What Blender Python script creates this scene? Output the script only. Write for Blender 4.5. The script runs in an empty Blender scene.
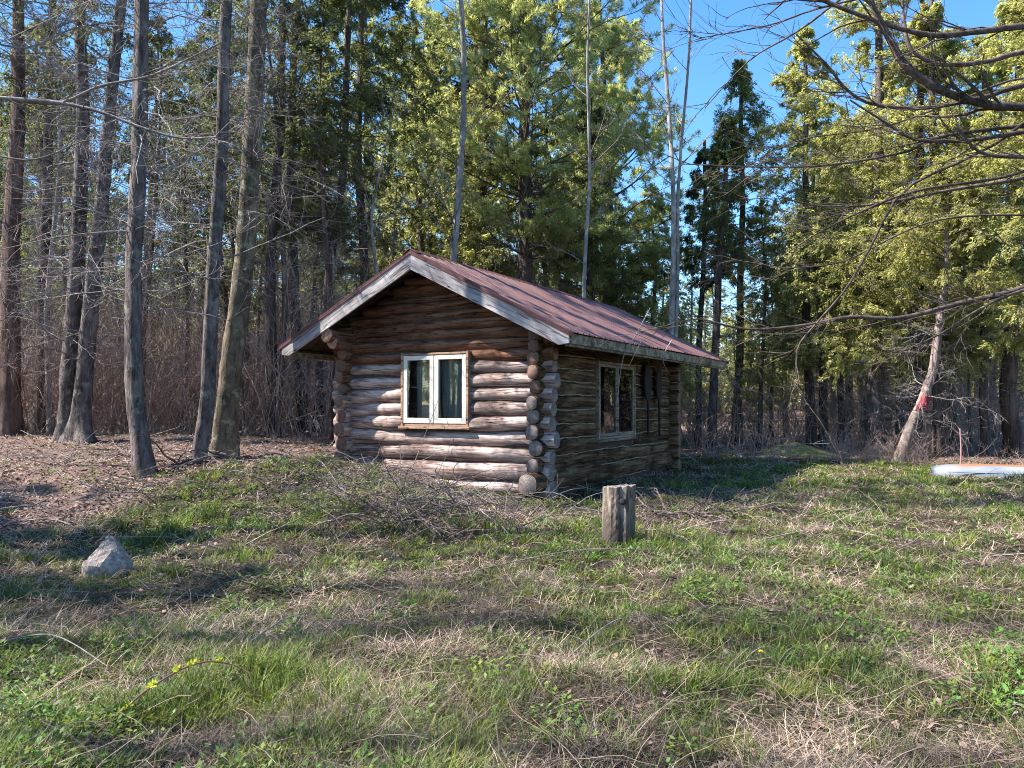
import bpy, math, random
import numpy as np
from mathutils import Vector, Matrix
rnd = random.Random(7)
R = np.random.RandomState(11)
C = bpy.context.scene.collection
sc = bpy.context.scene
PI = math.pi

# ------------------------------------------------------------------ camera, sky, sun, exposure
F = 800.0; CAMZ = 1.6; PITCH = math.radians(1.5)
cam_d = bpy.data.cameras.new('camera'); cam = bpy.data.objects.new('camera', cam_d); C.objects.link(cam)
cam.location = (0, 0, CAMZ); cam.rotation_euler = (math.radians(90) + PITCH, 0, 0)
cam_d.sensor_width = 36.0; cam_d.lens = 36.0 * F / 1024.0
cam_d.clip_start = 0.05; cam_d.clip_end = 3000
sc.camera = cam
SUN = Vector((-0.72, -0.035, 0.76)).normalized()          # towards the sun
elev = math.asin(SUN.z); azim = math.atan2(SUN.x, SUN.y)
w = bpy.data.worlds.new('World'); sc.world = w; w.use_nodes = True
nt = w.node_tree; bg = nt.nodes['Background']
sky = nt.nodes.new('ShaderNodeTexSky'); sky.sky_type = 'NISHITA'; sky.sun_disc = False
sky.sun_elevation = elev; sky.sun_rotation = azim
sky.air_density = 1.0; sky.dust_density = 0.2; sky.ozone_density = 3.0
hsv = nt.nodes.new('ShaderNodeHueSaturation'); hsv.inputs['Saturation'].default_value = 1.25; nt.links.new(sky.outputs[0], hsv.inputs['Color'])
nt.links.new(hsv.outputs[0], bg.inputs[0]); bg.inputs[1].default_value = 0.105
sun_d = bpy.data.lights.new('sun', 'SUN'); sun_d.energy = 5.0; sun_d.angle = math.radians(0.53); sun_d.color = (1.0, 0.93, 0.84)
sun = bpy.data.objects.new('sun', sun_d); C.objects.link(sun)
sun.rotation_euler = SUN.to_track_quat('Z', 'Y').to_euler(); sun.location = (-20, -5, 30)
vs = sc.view_settings; vs.view_transform = 'Standard'; vs.look = 'None'; vs.exposure = 1.72; vs.gamma = 1.0
sc.render.engine = 'CYCLES'
sc.cycles.max_bounces = 8; sc.cycles.diffuse_bounces = 5; sc.cycles.glossy_bounces = 3
sc.cycles.transparent_max_bounces = 12; sc.cycles.transmission_bounces = 4
sc.cycles.use_denoising = True; sc.cycles.denoising_prefilter = 'NONE'; sc.cycles.filter_width = 1.0; sc.render.filter_size = 1.0
sc.cycles.sample_clamp_indirect = 6

# ------------------------------------------------------------------ helpers
def P(px, py, Y):
    """photo measurement (pixel) -> world point at the distance Y"""
    a = (px - 512.0) / F; b = (384.0 - py) / F
    d = Vector((a, math.cos(PITCH) - b * math.sin(PITCH), math.sin(PITCH) + b * math.cos(PITCH)))
    d *= Y / d.y
    return (d.x, d.y, d.z + CAMZ)

def sstep(a, b, x):
    t = np.clip((np.asarray(x, float) - a) / (b - a), 0, 1); return t * t * (3 - 2 * t)

_vt = np.random.RandomState(5).rand(256, 256)
def vnoise(x, y, s, o=0.0):
    x = np.asarray(x, float) * s + o * 17.3; y = np.asarray(y, float) * s + o * 5.1
    xi = np.floor(x).astype(int); yi = np.floor(y).astype(int); fx = x - xi; fy = y - yi
    fx = fx * fx * (3 - 2 * fx); fy = fy * fy * (3 - 2 * fy)
    g = lambda i, j: _vt[i % 256, j % 256]
    return (g(xi, yi) * (1 - fx) + g(xi + 1, yi) * fx) * (1 - fy) + (g(xi, yi + 1) * (1 - fx) + g(xi + 1, yi + 1) * fx) * fy

def edge_y(x):      # where the forest litter begins, looking away from the camera
    return np.interp(x, [-40, -9, -6, -4.6, -3, 0, 2.5, 5, 8, 12, 40], [7.0, 8.0, 9.0, 12.0, 13.2, 13.9, 23, 25, 23.5, 21, 20])

def H(x, y):
    x = np.asarray(x, float); y = np.asarray(y, float)
    left = sstep(0.6, -3.6, x)
    h = 0.55 * left * sstep(8.2, 13.2, y)
    h = h + 0.25 * sstep(-3, -7, x) * sstep(14, 19, y)
    h = h + 0.30 * np.exp(-(((x + 3.0) / 1.6) ** 2 + ((y - 11.9) / 0.8) ** 2))
    h = h + 0.22 * np.exp(-(((x + 1.35) / 0.9) ** 2 + ((y - 10.8) / 0.55) ** 2))
    h = h + 0.12 * (vnoise(x, y, 0.5, 1) - .5) + 0.10 * (vnoise(x, y, 1.7, 2) - .5) + 0.06 * (vnoise(x, y, 4.5, 3) - .5)
    h = h + 1.6 * sstep(45, 120, np.hypot(x, y)) * 1.0
    return h
def h1(x, y): return float(H(x, y))

def mesh_np(name, V, faces, mat=None, parent=None, col=None, smooth=False, midx=None, loc=None):
    me = bpy.data.meshes.new(name)
    V = np.asarray(V, np.float32).reshape(-1, 3)
    if not isinstance(faces, (list, tuple)): faces = [faces]
    faces = [np.asarray(f, np.int32) for f in faces if len(f)]
    me.vertices.add(len(V)); me.vertices.foreach_set('co', V.ravel())
    loops = np.concatenate([f.ravel() for f in faces])
    starts = []; o = 0
    for f in faces:
        starts.append(o + np.arange(len(f)) * f.shape[1]); o += f.size
    starts = np.concatenate(starts).astype(np.int32)
    me.loops.add(len(loops)); me.loops.foreach_set('vertex_index', loops)
    me.polygons.add(len(starts)); me.polygons.foreach_set('loop_start', starts)
    if midx is not None: me.polygons.foreach_set('material_index', np.asarray(midx, np.int32))
    me.polygons.foreach_set('use_smooth', np.full(len(starts), bool(smooth)))
    me.update(calc_edges=True)
    if col is not None:
        a = me.color_attributes.new('tone', 'FLOAT_COLOR', 'POINT')
        c4 = np.ones((len(V), 4), np.float32); c4[:, :3] = col
        a.data.foreach_set('color', c4.ravel())
    if mat is not None:
        for m in (mat if isinstance(mat, (list, tuple)) else [mat]): me.materials.append(m)
    ob = bpy.data.objects.new(name, me); C.objects.link(ob)
    if parent is not None: ob.parent = parent
    if loc is not None: ob.location = loc
    return ob

def merge(parts):
    """[(V, [faces...], col)] -> one"""
    Vs = []; Fs = {}; Cs = []; o = 0
    for V, fs, c in parts:
        V = np.asarray(V).reshape(-1, 3); Vs.append(V)
        if not isinstance(fs, (list, tuple)): fs = [fs]
        for f in fs:
            if len(f): Fs.setdefault(np.asarray(f).shape[1], []).append(np.asarray(f) + o)
        cc = np.ones((len(V), 3)); cc[:] = c if c is not None else 1.0
        Cs.append(cc); o += len(V)
    return np.concatenate(Vs), [np.concatenate(v) for v in Fs.values()], np.concatenate(Cs)

def norm(v): return v / np.maximum(np.linalg.norm(v, axis=-1, keepdims=True), 1e-9)

def tubes(paths, radii, S=3):
    paths = np.asarray(paths, float); N, K, _ = paths.shape
    radii = np.broadcast_to(np.asarray(radii, float), (N, K))
    t = np.empty_like(paths); t[:, 1:-1] = paths[:, 2:] - paths[:, :-2]; t[:, 0] = paths[:, 1] - paths[:, 0]; t[:, -1] = paths[:, -1] - paths[:, -2]
    t = norm(t); m = norm(t.mean(1))
    ref = np.where(np.abs(m[:, 2:3]) > 0.8, np.array([[1., 0.13, 0]]), np.array([[0.05, 0.1, 1.]]))
    a = norm(np.cross(t, ref[:, None, :])); b = np.cross(t, a)
    th = np.arange(S) * 2 * PI / S
    V = paths[:, :, None, :] + radii[:, :, None, None] * (a[:, :, None, :] * np.cos(th)[None, None, :, None] + b[:, :, None, :] * np.sin(th)[None, None, :, None])
    idx = np.arange(N * K * S).reshape(N, K, S)
    q = np.stack([idx[:, :-1, :], np.roll(idx, -1, 2)[:, :-1, :], np.roll(idx, -1, 2)[:, 1:, :], idx[:, 1:, :]], -1).reshape(-1, 4)
    return V.reshape(-1, 3), q

def grow(starts, dirs, lens, K=6, wander=0.15, grav=0.0, rs=R):
    N = len(starts); out = np.empty((N, K, 3)); out[:, 0] = starts; d = norm(np.asarray(dirs, float)).copy()
    g = np.broadcast_to(np.asarray(grav, float), (N,))
    for k in range(1, K):
        d = d + rs.normal(0, wander, (N, 3)); d[:, 2] += g; d = norm(d)
        out[:, k] = out[:, k - 1] + d * (np.asarray(lens) / (K - 1))[:, None]
    return out

def sprout(paths, m, t0=0.2, t1=0.95, ang=0.9, flat=0.0, rs=R, tpow=1.0):
    """m children per path: starts, dirs, parent parameter"""
    N, K, _ = paths.shape
    tt = t0 + (t1 - t0) * rs.rand(N, m) ** tpow; f = tt * (K - 1); i = np.minimum(f.astype(int), K - 2); fr = f - i
    r = np.arange(N)[:, None]
    st = paths[r, i] * (1 - fr[..., None]) + paths[r, i + 1] * fr[..., None]
    tg = norm(paths[r, i + 1] - paths[r, i])
    rd = rs.normal(0, 1, (N, m, 3)); rd[..., 2] *= (1 - flat)
    rd = norm(rd - tg * (rd * tg).sum(-1, keepdims=True))
    an = ang * (0.7 + 0.6 * rs.rand(N, m, 1))
    return st.reshape(-1, 3), (tg * np.cos(an) + rd * np.sin(an)).reshape(-1, 3), tt.reshape(-1)

def cards(pos, dirs, nrm, L, W, kind='diamond'):
    """leaf shaped faces"""
    d = norm(dirs); n = norm(nrm); s = norm(np.cross(d, n)); L = np.asarray(L)[:, None]; W = np.asarray(W)[:, None]
    N = len(pos)
    V = np.stack([pos, pos + d * L * .5 + s * W * .5, pos + d * L, pos + d * L * .45 - s * W * .5], 1).reshape(-1, 3)
    return V, np.arange(N * 4).reshape(N, 4)

def empty(name, loc, rz=0, label=None, cat=None, group=None):
    o = bpy.data.objects.new(name, None); C.objects.link(o); o.location = loc; o.rotation_euler = (0, 0, rz)
    o.empty_display_size = 0.2
    return tag(o, label, cat, group)
def tag(o, label=None, cat=None, group=None, kind=None):
    if label: o['label'] = label
    if cat: o['category'] = cat
    if group: o['group'] = group
    if kind: o['kind'] = kind
    return o

# ------------------------------------------------------------------ materials
def new_mat(name):
    m = bpy.data.materials.new(name); m.use_nodes = True
    n = m.node_tree.nodes; l = m.node_tree.links
    return m, n, l, n['Principled BSDF']
def ramp(n, stops):
    r = n.new('ShaderNodeValToRGB'); e = r.color_ramp.elements
    while len(e) < len(stops): e.new(0.5)
    for i, (p, c) in enumerate(stops):
        e[i].position = p; e[i].color = (*c, 1) if len(c) == 3 else c
    return r
def noise_node(n, l, scale, detail=4, rough=0.6, stretch=None, coord='Object', dist=0.0):
    tc = n.new('ShaderNodeTexCoord'); mp = n.new('ShaderNodeMapping'); no = n.new('ShaderNodeTexNoise')
    if stretch: mp.inputs['Scale'].default_value = stretch
    l.new(tc.outputs[coord], mp.inputs[0]); l.new(mp.outputs[0], no.inputs[0])
    no.inputs['Scale'].default_value = scale; no.inputs['Detail'].default_value = detail; no.inputs['Roughness'].default_value = rough
    no.inputs['Distortion'].default_value = dist
    return no
def mixc(n, l, a, b, fac, mode='MIX'):
    x = n.new('ShaderNodeMix'); x.data_type = 'RGBA'; x.blend_type = mode
    for s, v in ((6, a), (7, b), (0, fac)):
        if hasattr(v, 'links') or hasattr(v, 'is_linked'): l.new(v, x.inputs[s])
        else: x.inputs[s].default_value = v if not isinstance(v, tuple) or len(v) == 4 else (*v, 1)
    return x.outputs[2]

def bark(name, c0, c1, c2, scale=6, vs_=0.22, bump=0.6, lichen=None):
    m, n, l, b = new_mat(name)
    no = noise_node(n, l, scale, 6, 0.7, (1, 1, vs_), dist=.4)
    r = ramp(n, [(0.33, c0), (0.5, c1), (0.68, c2)]); l.new(no.outputs[0], r.inputs[0]); out = r.outputs[0]
    no2 = noise_node(n, l, 1.3, 4, 0.6)
    r2 = ramp(n, [(0.40, (.62, .62, .62)), (0.66, (1.25, 1.2, 1.2))]); l.new(no2.outputs[0], r2.inputs[0])
    out = mixc(n, l, out, r2.outputs[0], 1.0, 'MULTIPLY')
    if lichen:
        no3 = noise_node(n, l, 4.5, 5, 0.7); r3 = ramp(n, [(0.55, (0, 0, 0)), (0.66, (1, 1, 1))]); l.new(no3.outputs[0], r3.inputs[0])
        out = mixc(n, l, out, lichen, r3.outputs[0])
    l.new(out, b.inputs['Base Color']); b.inputs['Roughness'].default_value = 0.92; b.inputs['Specular IOR Level'].default_value = 0.2
    bp = n.new('ShaderNodeBump'); bp.inputs['Strength'].default_value = bump; bp.inputs['Distance'].default_value = 0.06
    l.new(no.outputs[0], bp.inputs['Height']); l.new(bp.outputs[0], b.inputs['Normal'])
    return m

def leafy(name, c, trans=0.35, rough=0.55, tc=None, spec=0.3):
    m, n, l, b = new_mat(name)
    at = n.new('ShaderNodeAttribute'); at.attribute_name = 'tone'
    oi = n.new('ShaderNodeObjectInfo')
    hs = n.new('ShaderNodeHueSaturation'); mr = n.new('ShaderNodeMapRange')
    l.new(oi.outputs['Random'], mr.inputs[0]); mr.inputs[3].default_value = 0.8; mr.inputs[4].default_value = 1.2
    l.new(mr.outputs[0], hs.inputs['Value'])
    mx = mixc(n, l, (*c, 1), at.outputs['Color'], 1.0, 'MULTIPLY')
    l.new(mx, hs.inputs['Color'])
    l.new(hs.outputs[0], b.inputs['Base Color']); b.inputs['Roughness'].default_value = rough; b.inputs['Specular IOR Level'].default_value = spec
    if trans:
        t = n.new('ShaderNodeBsdfTranslucent'); ms = n.new('ShaderNodeMixShader'); ms.inputs[0].default_value = trans
        tm = mixc(n, l, hs.outputs[0], (*(tc or (1.35, 1.35, .85)), 1), 1.0, 'MULTIPLY')
        l.new(tm, t.inputs[0]); l.new(b.outputs[0], ms.inputs[1]); l.new(t.outputs[0], ms.inputs[2])
        l.new(ms.outputs[0], n['Material Output'].inputs[0])
    return m

M = {}
M['bark_grey'] = bark('grey_bark', (.035, .028, .026), (.125, .105, .10), (.25, .215, .205), 11, .25, 1.0, (.19, .185, .155))
M['bark_olive'] = bark('olive_bark', (.05, .04, .03), (.135, .112, .08), (.22, .19, .14), 10, .3, .9, (.24, .24, .16))
M['bark_dark'] = bark('dark_bark', (.025, .02, .018), (.08, .064, .058), (.16, .13, .12), 9, .2, .8)
M['bark_red'] = bark('reddish_bark', (.05, .032, .028), (.13, .085, .07), (.22, .155, .13), 8, .12, .7)
M['bark_pale'] = bark('pale_bark', (.14, .13, .12), (.28, .265, .25), (.42, .40, .38), 7, .6, .3, (.20, .19, .17))
M['bark_pink'] = bark('pinkish_bark', (.09, .068, .06), (.22, .175, .155), (.34, .285, .26), 9, .4, .6)
M['twig_grey'] = bark('grey_twig', (.13, .11, .10), (.25, .22, .21), (.40, .36, .345), 20, 1, .2)
M['twig_dark'] = bark('dark_twig', (.045, .033, .028), (.11, .082, .07), (.20, .155, .135), 20, 1, .2)
M['twig_mid'] = bark('old_twig', (.055, .042, .036), (.13, .10, .088), (.26, .215, .195), 20, 1, .2)
M['twig_brown'] = bark('brown_twig', (.15, .10, .08), (.31, .225, .185), (.48, .38, .32), 20, 1, .2)
M['leaf_dark'] = leafy('dark_conifer_foliage', (.145, .17, .08), .55)
M['leaf_cedar'] = leafy('cedar_foliage', (.37, .38, .17), .6)
M['leaf_pine'] = leafy('pine_needles', (.34, .37, .19), .55)
M['grass'] = leafy('grass_blades', (.105, .155, .032), .35)
M['straw'] = leafy('dead_grass', (.40, .315, .24), .25, tc=(1.1, 1.0, .8))
M['litter'] = leafy('leaf_litter', (.24, .17, .135), .1, tc=(1.1, .9, .7), rough=.75)
M['weed'] = leafy('weed_leaves', (.11, .20, .04), .35)

def ground_mat():
    m, n, l, b = new_mat('ground_soil')
    at = n.new('ShaderNodeAttribute'); at.attribute_name = 'tone'
    n1 = noise_node(n, l, 3.0, 8, .75); n2 = noise_node(n, l, 45, 5, .8); n3 = noise_node(n, l, .7, 4, .6)
    soil = ramp(n, [(0.32, (.012, .009, .007)), (0.46, (.05, .037, .028)), (0.58, (.12, .09, .07)), (0.75, (.24, .19, .15))]); l.new(n2.outputs[0], soil.inputs[0])
    green = ramp(n, [(0.3, (.012, .015, .007)), (0.5, (.04, .045, .018)), (0.72, (.09, .095, .04))]); l.new(n2.outputs[0], green.inputs[0])
    lit = ramp(n, [(0.28, (.035, .024, .020)), (0.45, (.13, .088, .072)), (0.6, (.26, .185, .155)), (0.78, (.38, .30, .26))]); l.new(n2.outputs[0], lit.inputs[0])
    gm = ramp(n, [(0.42, (0, 0, 0)), (0.58, (1, 1, 1))]); l.new(n1.outputs[0], gm.inputs[0])
    a = mixc(n, l, soil.outputs[0], green.outputs[0], gm.outputs[0])
    sep = n.new('ShaderNodeSeparateColor'); l.new(at.outputs['Color'], sep.inputs[0])
    a = mixc(n, l, a, lit.outputs[0], sep.outputs[0])
    l.new(a, b.inputs['Base Color']); b.inputs['Roughness'].default_value = .95; b.inputs['Specular IOR Level'].default_value = .1
    bp = n.new('ShaderNodeBump'); bp.inputs['Strength'].default_value = .9; bp.inputs['Distance'].default_value = .03
    l.new(n2.outputs[0], bp.inputs['Height']); l.new(bp.outputs[0], b.inputs['Normal'])
    return m
M['ground'] = ground_mat()

def wood(name, stops, scale=3.0, stretch=(.35, 3, 3), bump=.5, rough=.85, stain=(.55, 1.2), stainc=2.0, rings=False):
    m, n, l, b = new_mat(name)
    no = noise_node(n, l, scale, 8, .68, stretch, dist=.5)
    r = ramp(n, stops); l.new(no.outputs[0], r.inputs[0]); out = r.outputs[0]
    n2 = noise_node(n, l, stainc, 5, .65, (.6, 1, 1))
    r2 = ramp(n, [(0.36, (stain[0],) * 3), (0.62, (stain[1],) * 3)]); l.new(n2.outputs[0], r2.inputs[0])
    out = mixc(n, l, out, r2.outputs[0], 1.0, 'MULTIPLY')
    # knots
    tc = n.new('ShaderNodeTexCoord'); mp = n.new('ShaderNodeMapping'); mp.inputs['Scale'].default_value = (1.0, 2.2, 2.2)
    vo = n.new('ShaderNodeTexVoronoi'); vo.inputs['Scale'].default_value = 2.4
    l.new(tc.outputs['Object'], mp.inputs[0]); l.new(mp.outputs[0], vo.inputs[0])
    kr = ramp(n, [(0.05, (.22, .18, .15)), (0.11, (1, 1, 1))]); l.new(vo.outputs['Distance'], kr.inputs[0])
    out = mixc(n, l, out, kr.outputs[0], .9, 'MULTIPLY')
    # long checks (drying cracks)
    ck = noise_node(n, l, 5.0, 3, .5, (.10, 2.2, 2.2)); cr = ramp(n, [(0.475, (1, 1, 1)), (0.495, (.10, .07, .06)), (0.505, (.10, .07, .06)), (0.525, (1, 1, 1))]); l.new(ck.outputs[0], cr.inputs[0])
    out = mixc(n, l, out, cr.outputs[0], .75, 'MULTIPLY')
    oi = n.new('ShaderNodeObjectInfo'); hs = n.new('ShaderNodeHueSaturation'); mr = n.new('ShaderNodeMapRange')
    l.new(oi.outputs['Random'], mr.inputs[0]); mr.inputs[3].default_value = .75; mr.inputs[4].default_value = 1.2
    l.new(mr.outputs[0], hs.inputs['Value']); l.new(out, hs.inputs['Color'])
    l.new(hs.outputs[0], b.inputs['Base Color']); b.inputs['Roughness'].default_value = .95; b.inputs['Specular IOR Level'].default_value = .08
    bp = n.new('ShaderNodeBump'); bp.inputs['Strength'].default_value = bump; bp.inputs['Distance'].default_value = .04
    ad = n.new('ShaderNodeMath'); ad.operation = 'ADD'; l.new(no.outputs[0], ad.inputs[0]); l.new(cr.outputs[0], ad.inputs[1])
    l.new(ad.outputs[0], bp.inputs['Height']); l.new(bp.outputs[0], b.inputs['Normal'])
    return m
def endgrain(name, c0, c1, c2, rs=95):
    m, n, l, b = new_mat(name)
    tc = n.new('ShaderNodeTexCoord'); sp = n.new('ShaderNodeSeparateXYZ'); l.new(tc.outputs['Object'], sp.inputs[0])
    cb = n.new('ShaderNodeCombineXYZ'); l.new(sp.outputs[1], cb.inputs[1]); l.new(sp.outputs[2], cb.inputs[2])
    ln = n.new('ShaderNodeVectorMath'); ln.operation = 'LENGTH'; l.new(cb.outputs[0], ln.inputs[0])
    no = noise_node(n, l, 9, 4, .6); mu = n.new('ShaderNodeMath'); mu.operation = 'MULTIPLY_ADD'
    l.new(no.outputs[0], mu.inputs[0]); mu.inputs[1].default_value = .035; l.new(ln.outputs['Value'], mu.inputs[2])
    m2 = n.new('ShaderNodeMath'); m2.operation = 'MULTIPLY'; m2.inputs[1].default_value = rs * 3; l.new(mu.outputs[0], m2.inputs[0])
    si = n.new('ShaderNodeMath'); si.operation = 'SINE'; l.new(m2.outputs[0], si.inputs[0])
    mr = n.new('ShaderNodeMapRange'); mr.inputs[1].default_value = -1; mr.inputs[2].default_value = 1; l.new(si.outputs[0], mr.inputs[0])
    r = ramp(n, [(0, c0), (1, c1)]); l.new(mr.outputs[0], r.inputs[0])
    n3 = noise_node(n, l, 6, 4, .6); r3 = ramp(n, [(.35, (.5, .5, .5)), (.65, c2)]); l.new(n3.outputs[0], r3.inputs[0])
    out = mixc(n, l, r.outputs[0], r3.outputs[0], 1, 'MULTIPLY')
    l.new(out, b.inputs['Base Color']); b.inputs['Roughness'].default_value = .9
    return m
def plain(name, c, rough=.6, metal=0, var=.25, scale=8, bump=0, spec=.4, stretch=None):
    m, n, l, b = new_mat(name)
    no = noise_node(n, l, scale, 5, .65, stretch)
    r = ramp(n, [(.3, tuple(x * (1 - var) for x in c)), (.7, tuple(min(1, x * (1 + var)) for x in c))]); l.new(no.outputs[0], r.inputs[0])
    l.new(r.outputs[0], b.inputs['Base Color']); b.inputs['Roughness'].default_value = rough; b.inputs['Metallic'].default_value = metal; b.inputs['Specular IOR Level'].default_value = spec
    if bump:
        bp = n.new('ShaderNodeBump'); bp.inputs['Strength'].default_value = bump; bp.inputs['Distance'].default_value = .02
        l.new(no.outputs[0], bp.inputs['Height']); l.new(bp.outputs[0], b.inputs['Normal'])
    return m
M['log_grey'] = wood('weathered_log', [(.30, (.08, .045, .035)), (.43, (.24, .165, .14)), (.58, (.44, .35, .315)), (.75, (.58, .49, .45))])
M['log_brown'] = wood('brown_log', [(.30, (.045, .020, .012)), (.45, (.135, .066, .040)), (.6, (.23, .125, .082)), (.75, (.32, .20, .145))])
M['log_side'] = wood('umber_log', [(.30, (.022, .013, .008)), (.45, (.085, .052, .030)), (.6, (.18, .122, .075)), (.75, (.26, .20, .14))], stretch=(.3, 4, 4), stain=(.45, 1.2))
M['end_grey'] = endgrain('log_end_grain', (.14, .11, .10), (.30, .25, .23), (1, 1, 1))
M['end_red'] = endgrain('log_end_grain_red', (.14, .075, .055), (.27, .16, .12), (1, 1, 1))
M['board'] = wood('weathered_board', [(.30, (.20, .175, .175)), (.45, (.33, .30, .305)), (.6, (.42, .395, .40)), (.75, (.52, .49, .49))], bump=.3, stain=(.7, 1.1))
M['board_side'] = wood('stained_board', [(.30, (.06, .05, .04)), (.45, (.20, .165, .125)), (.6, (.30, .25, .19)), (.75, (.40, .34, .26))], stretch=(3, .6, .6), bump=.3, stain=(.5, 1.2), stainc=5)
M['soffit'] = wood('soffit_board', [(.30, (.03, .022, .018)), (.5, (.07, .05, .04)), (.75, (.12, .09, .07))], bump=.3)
M['trimwood'] = wood('window_casing_wood', [(.30, (.20, .12, .08)), (.5, (.36, .23, .16)), (.75, (.45, .31, .23))], bump=.2, stain=(.8, 1.1))
M['greywood'] = wood('grey_window_wood', [(.30, (.15, .12, .095)), (.5, (.24, .20, .16)), (.75, (.34, .29, .235))], bump=.2, stain=(.8, 1.1))
M['chink'] = plain('chinking_or_lit_lip', (.06, .045, .035), .95, 0, .4, 10, .5)
M['lit_lip'] = plain('painted_lit_lip', (.26, .215, .155), .95, 0, .4, 20)  # pale tone imitates light caught on the logs' lower lips
M['white'] = plain('white_paint', (.66, .62, .54), .5, 0, .08, 12, .05)
M['roof'] = plain('red_metal_roofing', (.175, .09, .083), .40, .2, .22, 1.6, 0, .5)
M['roofdark'] = plain('dark_red_trim', (.10, .032, .03), .5, .1, .25, 4)
M['black'] = plain('dark_iron', (.018, .014, .012), .8, .2, .4, 20)
M['interior'] = plain('interior_dark', (.05, .04, .032), .95)
M['curtain'] = plain('curtain_cloth', (.52, .50, .47), .95, 0, .35, 3, .3, .1, (6, 6, .6))
def glassmat():
    m, n, l, b = new_mat('window_glass')
    tr = n.new('ShaderNodeBsdfTransparent'); tr.inputs[0].default_value = (.80, .84, .84, 1)
    gl = n.new('ShaderNodeBsdfGlossy'); gl.inputs['Roughness'].default_value = .015
    no = noise_node(n, l, 2.5, 2, .5); bp = n.new('ShaderNodeBump'); bp.inputs['Strength'].default_value = .04; l.new(no.outputs[0], bp.inputs['Height']); l.new(bp.outputs[0], gl.inputs['Normal'])
    fr = n.new('ShaderNodeFresnel'); fr.inputs[0].default_value = 1.5
    mx = n.new('ShaderNodeMixShader'); ma = n.new('ShaderNodeMath'); ma.operation = 'MULTIPLY_ADD'; ma.inputs[1].default_value = 1.2; ma.inputs[2].default_value = .05
    l.new(fr.outputs[0], ma.inputs[0]); l.new(ma.outputs[0], mx.inputs[0]); l.new(tr.outputs[0], mx.inputs[1]); l.new(gl.outputs[0], mx.inputs[2])
    l.new(mx.outputs[0], n['Material Output'].inputs[0])
    return m
M['glass'] = glassmat()
M['rock'] = plain('granite', (.26, .215, .19), .95, 0, .6, 22, 1.0)
M['moss'] = plain('mossy_earth', (.24, .205, .075), .95, 0, .6, 9, .8)
M['hull'] = None
M['redpaint'] = plain('red_blaze_paint', (.17, .03, .04), .8, 0, .25, 30)

# ------------------------------------------------------------------ ground
def build_ground():
    def axis(lo, hi, fine_lo, fine_hi, step, g=1.09):
        a = list(np.arange(fine_lo, fine_hi, step)); s = step; x = fine_hi
        while x < hi: a.append(x); s *= g; x += s
        a.append(hi); s = step; x = fine_lo - step
        b = []
        while x > lo: b.append(x); s *= g; x -= s
        b.append(lo); return np.array(sorted(b) + a)
    xs = axis(-900, 900, -11, 14, .10); ys = axis(-300, 1500, 2.0, 22, .10)
    X, Y = np.meshgrid(xs, ys); Z = H(X, Y)
    V = np.stack([X, Y, Z], -1).reshape(-1, 3); nx, ny = len(xs), len(ys)
    i = np.arange(nx * ny).reshape(ny, nx)
    q = np.stack([i[:-1, :-1], i[:-1, 1:], i[1:, 1:], i[1:, :-1]], -1).reshape(-1, 4)
    ed = edge_y(X) + 1.2 * (vnoise(X, Y, .8, 7) - .5)
    lm = sstep(-.7, .7, Y - ed).reshape(-1)
    col = np.stack([lm, lm, lm], -1)
    g = mesh_np('ground', V, q, M['ground'], col=col, smooth=True)
    tag(g, kind='structure')
build_ground()

# ------------------------------------------------------------------ cabin
CX, CY = 0.50, 13.80; ROT = math.radians(-29.2)
W_, L_ = 4.25, 6.75
cabin = empty('log_cabin', (CX, CY, 0), ROT, 'small weathered log cabin with a faded red metal roof', 'cabin')
def child(name, V, f, mat, parent=cabin, **k): return mesh_np(name, V, f, mat, parent, **k)
def box(x0, x1, y0, y1, z0, z1):
    V = np.array([(x, y, z) for x in (x0, x1) for y in (y0, y1) for z in (z0, z1)], float)
    f = np.array([(0, 1, 3, 2), (4, 6, 7, 5), (0, 4, 5, 1), (2, 3, 7, 6), (0, 2, 6, 4), (1, 5, 7, 3)])
    return V, f
def addbox(name, dims, mat, parent=cabin, bev=.006, **k):
    cx, cy, cz = [(dims[i] + dims[i + 1]) / 2 for i in (0, 2, 4)]
    V, f = box(dims[0] - cx, dims[1] - cx, dims[2] - cy, dims[3] - cy, dims[4] - cz, dims[5] - cz)
    o = mesh_np(name, V, f, mat, parent, loc=(cx, cy, cz))
    if bev: b = o.modifiers.new('b', 'BEVEL'); b.width = bev; b.segments = 2
    return o
nlog = [0]
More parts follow.
